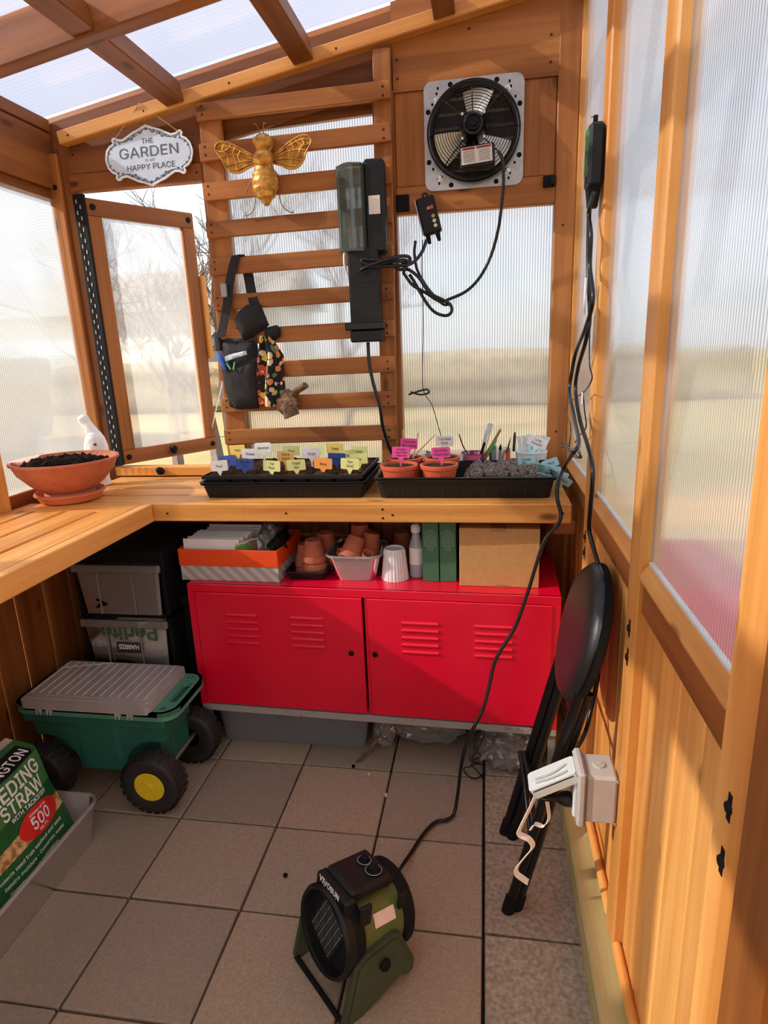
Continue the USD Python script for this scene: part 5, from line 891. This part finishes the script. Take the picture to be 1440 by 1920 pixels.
# ---------------------------------------------------------------- under the cabinet
GBIN = pm('bin_grey', (116, 120, 126), .5, .05, sc=8)
t = thing('under_bin', 'flat grey plastic bin pushed under the red cabinet', 'bin', TM((-.668, .275, 0))); mesh('bin', taper(.52, .33, .555, .36, .150, .02, .003), GBIN, t, smooth=30); mesh('rim', mv(ext(rrect(.565, .37, .02).difference(rrect(.54, .345, .016)), .01), TM((0, 0, .148))), GBIN, t)
WRAP = film_mat('plastic_wrap', (214, 208, 202), .70, .12, 1.9)
def wrapbag(lb, c, s, sd, e=(0, 0, 0)):
    m = trimesh.creation.icosphere(3, 1.0); v = m.vertices; n_ = meshkit.fbm(v * 1.7 + sd, 3, sd) + 1.1 * np.abs(meshkit.noise(v * 2.6 + sd, sd) - .5) + .5 * np.abs(meshkit.noise(v * 5 + sd, sd + 3) - .5); v = v * (.55 + .55 * n_)[:, None] * s; v[:, 2] = np.maximum(v[:, 2], -c[2] + .003); m.vertices = v
    tag(mesh('plastic_bag', mv(m, TM(c, e)), WRAP), lb, 'bag')
wrapbag('crumpled clear plastic bag under the middle of the cabinet', (-.20, .20, .075), (.165, .10, .075), 3)
wrapbag('crumpled clear plastic bag under the right end of the cabinet beside the stool leg', (.085, .12, .070), (.115, .115, .085), 11)
wrapbag('twisted clear plastic wrapper beside the grey bin', (-.345, .16, .06), (.045, .06, .085), 21)
t = thing('cord_tangle', 'tangled thin black cords hanging under the cabinet by the heater cord', 'cord'); mesh('wire', tube([(-0.004,0.020,0.168),(-0.028,-0.020,0.155),(-0.044,-0.040,0.140),(-0.019,-0.050,0.130),(-0.044,-0.060,0.116),(-0.031,-0.070,0.096),(-0.063,0.013,0.020),(-0.054,-0.004,0.010),(-0.028,-0.022,0.010),(-0.001,0.007,0.010),(-0.003,0.033,0.020),(-0.038,0.030,0.040),(-0.020,-0.040,0.132),(0.002,0.000,0.163),(-0.028,0.000,0.170),(-0.036,-0.030,0.152),(-0.003,-0.020,0.157)], .0024, 6, 6), CORD, t, smooth=60); mesh('wire', tube([(.0, .01, .165), (-.03, -.02, .13), (-.01, -.03, .10), (-.035, -.01, .07), (-.01, .0, .05), (-.04, .02, .03), (-.02, .01, .015), (.0, -.02, .01)], .002, 6, 6), CORD, t, smooth=60); mesh('connector', cbox(.030, .012, .010, .003), BLACK, t, M=TM((-.075, .04, .150)))
tag(mesh('dry_twig', cat_([tube([(-.424, .027, .005), (-.395, .075, .015), (-.350, .114, .055), (-.313, .125, .098)], .004, 7, 4), tube([(-.41, .03, .004), (-.38, .08, .02), (-.36, .12, .04)], .0025, 6, 4)]), BARK_ := pm('twig', (122, 100, 82), .9, .2, sc=40), None, smooth=60), 'dry broken twig poking out from under the cabinet', 'twig')
for k, (x, y) in enumerate([(-.43, .005), (-.37, -.03), (-.52, -.45), (-.30, -.12)]): tag(mesh('debris', mv(blob(.006, 1, .6, 8, k), TM((x, y, .004))), SOIL if k % 2 == 0 else BAMB), ['dark clod on the floor below the twig', 'pale crumb on the floor left of the cord', 'dark crumb on the paver near the heater', 'pale crumb in the middle of the floor'][k], 'debris')

# ---------------------------------------------------------------- tool bag, cloth and gloves on the pallet
NYL = pm('black_nylon', (26, 24, 25), .75, .15, sc=120, bump=.3, bsc=400); NYL2 = pm('grey_nylon', (52, 52, 56), .7, .12, sc=90)
TB = thing('tool_bag', 'black garden tool pouch hanging by its strap from the pallet slats', 'tool bag')
def poly3(pts, y0, bulge, th=.006, n=1, amp=.0):
    """a padded panel with the outline pts (x, z) lying at depth y0, swelling towards the room"""
    P = Polygon(pts); m = ext(P, .001)
    m = trimesh.Trimesh(*trimesh.remesh.subdivide_to_size(m.vertices, m.faces, .02), process=True)
    v = m.vertices.copy(); top = v[:, 2] > .0005; d = np.array([P.exterior.distance(Point(a_, b_)) for a_, b_ in v[:, :2]]); k = np.minimum(d / .035, 1)
    yy = np.where(top, y0 - th - bulge * np.sqrt(k) - amp * (meshkit.fbm(np.c_[v[:, :2] * 26, v[:, 0] * 0], 3, 4) - .5), y0)
    return trimesh.Trimesh(np.c_[v[:, 0], yy, v[:, 1]], m.faces[:, ::-1] if False else m.faces, process=False)
mesh('pouch', poly3([(-.912, 1.40), (-.905, 1.345), (-.912, 1.30), (-.905, 1.20), (-.900, 1.166), (-.860, 1.156), (-.795, 1.158), (-.775, 1.20), (-.772, 1.345), (-.785, 1.39), (-.84, 1.39)], .396, .030), NYL, TB, smooth=40)
mesh('front_pocket', poly3([(-.908, 1.335), (-.868, 1.312), (-.772, 1.336), (-.772, 1.22), (-.79, 1.162), (-.868, 1.160), (-.902, 1.22)], .375, .020, amp=.006), NYL, TB, smooth=40)
mesh('flap_back', poly3([(-.905, 1.398), (-.78, 1.402), (-.775, 1.34), (-.90, 1.34)], .398, .004), NYL2, TB, smooth=40)
def strapm(pts, w, side): 
    P = spline(pts, 6); s_ = np.array(side, float); V = []; F = []
    for p in P: V += [p - s_ * w / 2, p + s_ * w / 2]
    for i in range(len(P) - 1): F += [(2 * i, 2 * i + 1, 2 * i + 3), (2 * i, 2 * i + 3, 2 * i + 2)]
    return shell(trimesh.Trimesh(np.array(V), np.array(F), process=False), .003)
mesh('strap', strapm([(-.822, .392, 1.668), (-.838, .392, 1.63), (-.858, .388, 1.565), (-.866, .385, 1.52), (-.880, .375, 1.46), (-.898, .37, 1.405)], .032, (1, 0, .1)), NYL, TB, smooth=40)
mesh('strap', strapm([(-.815, .398, 1.668), (-.803, .42, 1.64), (-.796, .42, 1.60), (-.784, .405, 1.54), (-.77, .392, 1.49)], .034, (1, 0, .1)), NYL, TB, smooth=40)
mesh('buckle', bx(-.882, -.862, .372, .386, 1.535, 1.58, .003), pm('buckle_grey', (150, 152, 156), .3, metal=.4), TB)
mesh('padded_flap', poly3([(-.850, 1.455), (-.835, 1.485), (-.800, 1.508), (-.752, 1.508), (-.728, 1.44), (-.742, 1.428), (-.79, 1.402), (-.822, 1.392)], .392, .030), NYL, TB, smooth=40)
mesh('belt_end', poly3([(-.745, 1.43), (-.70, 1.438), (-.688, 1.425), (-.690, 1.40), (-.71, 1.388), (-.745, 1.39)], .392, .018), NYL, TB, smooth=40)
mesh('waist_clip', bx(-.925, -.905, .372, .392, 1.36, 1.425, .004), NYL2, TB)
mesh('tail_strap', strapm([(-.762, .372, 1.178), (-.735, .368, 1.170), (-.715, .366, 1.185)], .012, (0, 0, 1)), NYL, TB, smooth=40)
tag(mesh('blue_glove', poly3([(-.905, 1.36), (-.892, 1.35), (-.880, 1.30), (-.890, 1.295), (-.903, 1.33)], .352, .006), pm('bright_blue', (36, 96, 196), .5)), 'bright blue rubber tool grip sticking out left in the tool bag pocket', 'tool')
tag(mesh('print_packet', poly3([(-.878, 1.325), (-.80, 1.345), (-.802, 1.358), (-.86, 1.348), (-.880, 1.340)], .350, .004), pm('packet_print', (150, 190, 222), .5, c2=(232, 238, 240), sc=70, lo=.45, hi=.55)), 'white and pale blue packet rolled in the tool bag pocket', 'packet')
tag(mesh('green_ties', cat_([rod((-.876, .347, 1.318), (-.862, .343, 1.298), .003, 6), rod((-.846, .345, 1.322), (-.852, .341, 1.296), .003, 6)]), pm('tie_green', (92, 190, 110), .4)), 'two green stems of ties below the packet in the tool bag', 'ties')
FLOR = usdkit.material(stage, W + '/Looks/floral_cloth', {'t': ('texture_coordinate', {}), 'v': ('voronoi_texture', {'scale': 42, 'randomness': 1}), 'n': ('noise_texture', {'scale': 22, 'detail': 3}), 'wv': ('vector_math', {'math_type': 'multiply_add', 'vector2': (.03, .03, .03)}), 'r': ('rgb_ramp', {'ramp': [(.0, lin((236, 214, 176))), (.18, lin((222, 110, 58))), (.3, lin((232, 200, 92))), (.42, lin((120, 146, 108))), (.5, lin((36, 34, 38))), (1, lin((24, 24, 28)))], 'interpolate': False}), 'vm': ('vector_math', {'math_type': 'add'}), 's': ('separate_color', {}), 'r2': ('rgb_ramp', {'ramp': [(0, lin((240, 150, 84))), (.3, lin((238, 214, 178))), (.5, lin((226, 196, 80))), (.65, lin((104, 136, 96))), (.82, lin((206, 84, 60)))], 'interpolate': False}), 'm': ('math', {'math_type': 'less_than', 'value2': .46}), 'x': ('mix_color', {'a': lin((28, 28, 32))}), 'p': ('principled_bsdf', {'roughness': .8})},
    [('t.object', 'vm.vector1'), ('n.color', 'vm.vector2'), ('n.color', 'wv.vector1'), ('t.object', 'wv.vector3'), ('t.object', 'n.vector'), ('wv.vector', 'v.vector'), ('v.color', 's.color'), ('s.r', 'r2.fac'), ('v.distance', 'm.value1'), ('m.value', 'x.fac'), ('r2.color', 'x.b'), ('x.result', 'p.base_color')], surface='p.BSDF')
tag(mesh('floral_cloth', mv(grid(26, 30, lambda u, v: (-.782 + (.085 + .012 * v - .05 * (1 - min(1, v * 3.5))) * u + .026 * (1 - v) ** 2 + .004, .362 - .020 * math.sin(3.1 * u) - .012 * math.sin(u * 13 + v * 3) + .02 * u, 1.172 + .0 * u + (1.405 - 1.172) * (1 - v) - .012 * u * v)), np.eye(4)), FLOR, None, smooth=True), 'floral black cloth tucked into the right side of the tool bag', 'cloth')
CANV = pm('canvas_brown', (150, 116, 88), .85, c2=(104, 78, 58), sc=40, bump=.3)
def glove(lb, c, s_, pts, r, seed):
    t = thing('garden_glove', lb, 'glove')
    b = trimesh.creation.icosphere(4, 1.0); v = b.vertices; v = v * (.8 + .7 * np.abs(meshkit.noise(v * 2.3 + seed, seed) - .5) + .35 * meshkit.fbm(v * 3 + seed, 3, seed))[:, None] * s_ + c; b.vertices = v
    mesh('hand', b, CANV, t, smooth=True)
    g_ = tube(pts, r, 22, 6, flat=.5); v = g_.vertices; g_.vertices = v + (np.stack([meshkit.fbm(v * 45 + k * 3, 3, seed + k) for k in range(3)], 1) - .5) * [.016, .010, .016]
    mesh('wrist', g_, CANV, t, smooth=70)
    e = np.array(pts[-1]); d = e - np.array(pts[-2]); d = d / np.linalg.norm(d)
    mesh('cuff', tube([e - d * .013, e, e + d * .003], [r[-1] * 1.03, r[-1] * 1.09, r[-1] * 1.05], 22, 3, flat=.55), pm('cuff_band_%d' % seed, (112, 86, 64), .9), t, smooth=50)
glove('brown canvas glove hanging cuff down beside the floral cloth', (-.678, .368, 1.172), (.036, .020, .034), [(-.680, .368, 1.180), (-.672, .366, 1.155), (-.664, .366, 1.133)], [.028, .036, .042], 3)
glove('brown canvas glove with its cuff pointing up right beside the other', (-.690, .384, 1.200), (.030, .016, .022), [(-.680, .384, 1.195), (-.648, .38, 1.212), (-.612, .376, 1.234)], [.020, .020, .019], 9)


# ---------------------------------------------------------------- outside
RBX = thing('garden_box', 'red box standing outside behind the lowest right hand pane', 'box', TM((.72, .02, -.12)))
REDP = pm('red_plastic', (206, 40, 44), .5, .06)
mesh('body', bx(-.22, .22, -.42, .52, 0, .70, .02), REDP, RBX); mesh('lid', bx(-.235, .235, -.435, .535, .70, .76, .015), REDP, RBX)
gr = tag(mesh('ground', trimesh.creation.box([120, 120, .02], transform=TM((0, 0, -.13))), pm('lawn', (122, 118, 70), .95, c2=(160, 132, 94), sc=.4)), kind='structure')
gv = tag(mesh('gravel_bed', bx(-6, -.2, .6, 4.2, -.12, -.10, 0), pm('gravel', (206, 204, 198), .95, c2=(160, 158, 152), sc=60)), kind='structure')
BARK = pm('bark', (92, 80, 72), .9, .2, sc=30)
def branch(p, d, L, r, lev, out, rng):
    q = p + d * L; mid = (p + q) / 2 + rng.normal(0, L * .05, 3)
    out.append(tube([p, mid, q], [r, r * .8, r * .6], 5, 2))
    if lev == 0: return
    for k in range(3 if lev > 1 else 4):
        e = d + rng.normal(0, .42, 3); e[2] += .15; e /= np.linalg.norm(e)
        branch(p + (q - p) * rng.uniform(.45, 1.0), e, L * rng.uniform(.55, .8), r * .55, lev - 1, out, rng)
TREES = [(-2.15, 2.9, 1.05, 3, 'bare grey tree nearest the open window'), (-3.1, 4.1, 1.3, 14, 'bare branching tree beyond the nearest one outside the open window'), (-3.3, 6.0, 1.7, 4, 'bare grey tree behind the open window beside the trellis'), (-6.6, 8.5, 2.0, 5, 'tall bare tree far behind the open window'), (-2.4, 9.0, 2.0, 6, 'bare tree hidden behind the trellis panes')]
for x, y, L, sd, lb in TREES:
    rng = np.random.default_rng(sd); out = []
    t = thing('bare_tree', lb, 'tree', TM((x, y, -.12)), 'bare trees in the yard')
    branch(np.zeros(3), np.array([0, 0, 1.0]), L, .07, 5, out, rng)
    mesh('trunk', out[0], BARK, t); mesh('branches', cat_(out[1:]), BARK, t, kind='stuff')
HEDGE = pm('hedge', (112, 104, 76), .95, c2=(150, 130, 102), sc=7, bump=.5)
def hedge(lb, x0, x1, y0, y1, h, mat, sd):
    m = cbox(1, 1, 1, .12); m = m.subdivide().subdivide().subdivide(); v = m.vertices * [x1 - x0, y1 - y0, h] + [(x0 + x1) / 2, (y0 + y1) / 2, h / 2 - .13]
    v = v + (np.stack([meshkit.fbm(v * 1.6 + k * 9, 3, sd + k) for k in range(3)], 1) - .5) * [.5, .5, .35]
    m.vertices = v; return tag(mesh('hedge', m, mat, None, smooth=True), lb, 'hedge')
hedge('dull brown-green hedge far behind the back wall panes', -14, 6, 13.5, 14.8, 1.3, HEDGE, 3)
hedge('olive hedge beyond the lawn outside the right wall panes', 7.5, 9, -3, 12, 1.2, HEDGE, 8)
hedge('grey-green hedge beyond the left wall panes', -9.5, -8, -9, 9, 1.7, HEDGE, 12)
def house(lb, x0, x1, y0, y1, h, c, axis='x'):
    t = thing('house', lb, 'house', TM(((x0 + x1) / 2, (y0 + y1) / 2, -.12)))
    w, d = x1 - x0, y1 - y0
    mesh('walls', bx(-w / 2, w / 2, -d / 2, d / 2, 0, h, .02), pm('siding_' + str(abs(hash_(lb)) % 999), c, .8, .05), t)
    p = Polygon([(-d / 2 - .4, 0), (d / 2 + .4, 0), (0, 1.6)])
    mesh('roof', mv(ext(p, w + .8), frame((-w / 2 - .4, 0, h), (0, 1, 0), (0, 0, 1))), pm('roofing_' + str(abs(hash_(lb)) % 999), (128, 122, 118), .9, .1), t)
    for k in range(3):
        f = mesh('window', bx(-w / 2 - .04, w / 2 + .04, -d / 3 + k * d / 3 - .45, -d / 3 + k * d / 3 + .45, 1.0, 2.1), pm(f'casement_{k}_{abs(hash_(lb)) % 999}', (220, 220, 216), .5), t) if axis == 'x' else mesh('window', bx(-w / 3 + k * w / 3 - .45, -w / 3 + k * w / 3 + .45, -d / 2 - .04, d / 2 + .04, 1.0, 2.1), pm(f'casement_{k}_{abs(hash_(lb)) % 999}', (90, 96, 104), .3), t)
def hash_(s): return sum((k + 1) * ord(c) for k, c in enumerate(s))
house('white sided house far behind the back wall panes', -22, -7, 20, 25, 3.0, (222, 220, 214), 'y')
house('pale grey house across the yard outside the right wall', 14, 19, -2, 10, 3.0, (206, 204, 200))
house('beige house seen dimly through the left wall panes', -19, -14, -4, 8, 3.0, (196, 184, 168))
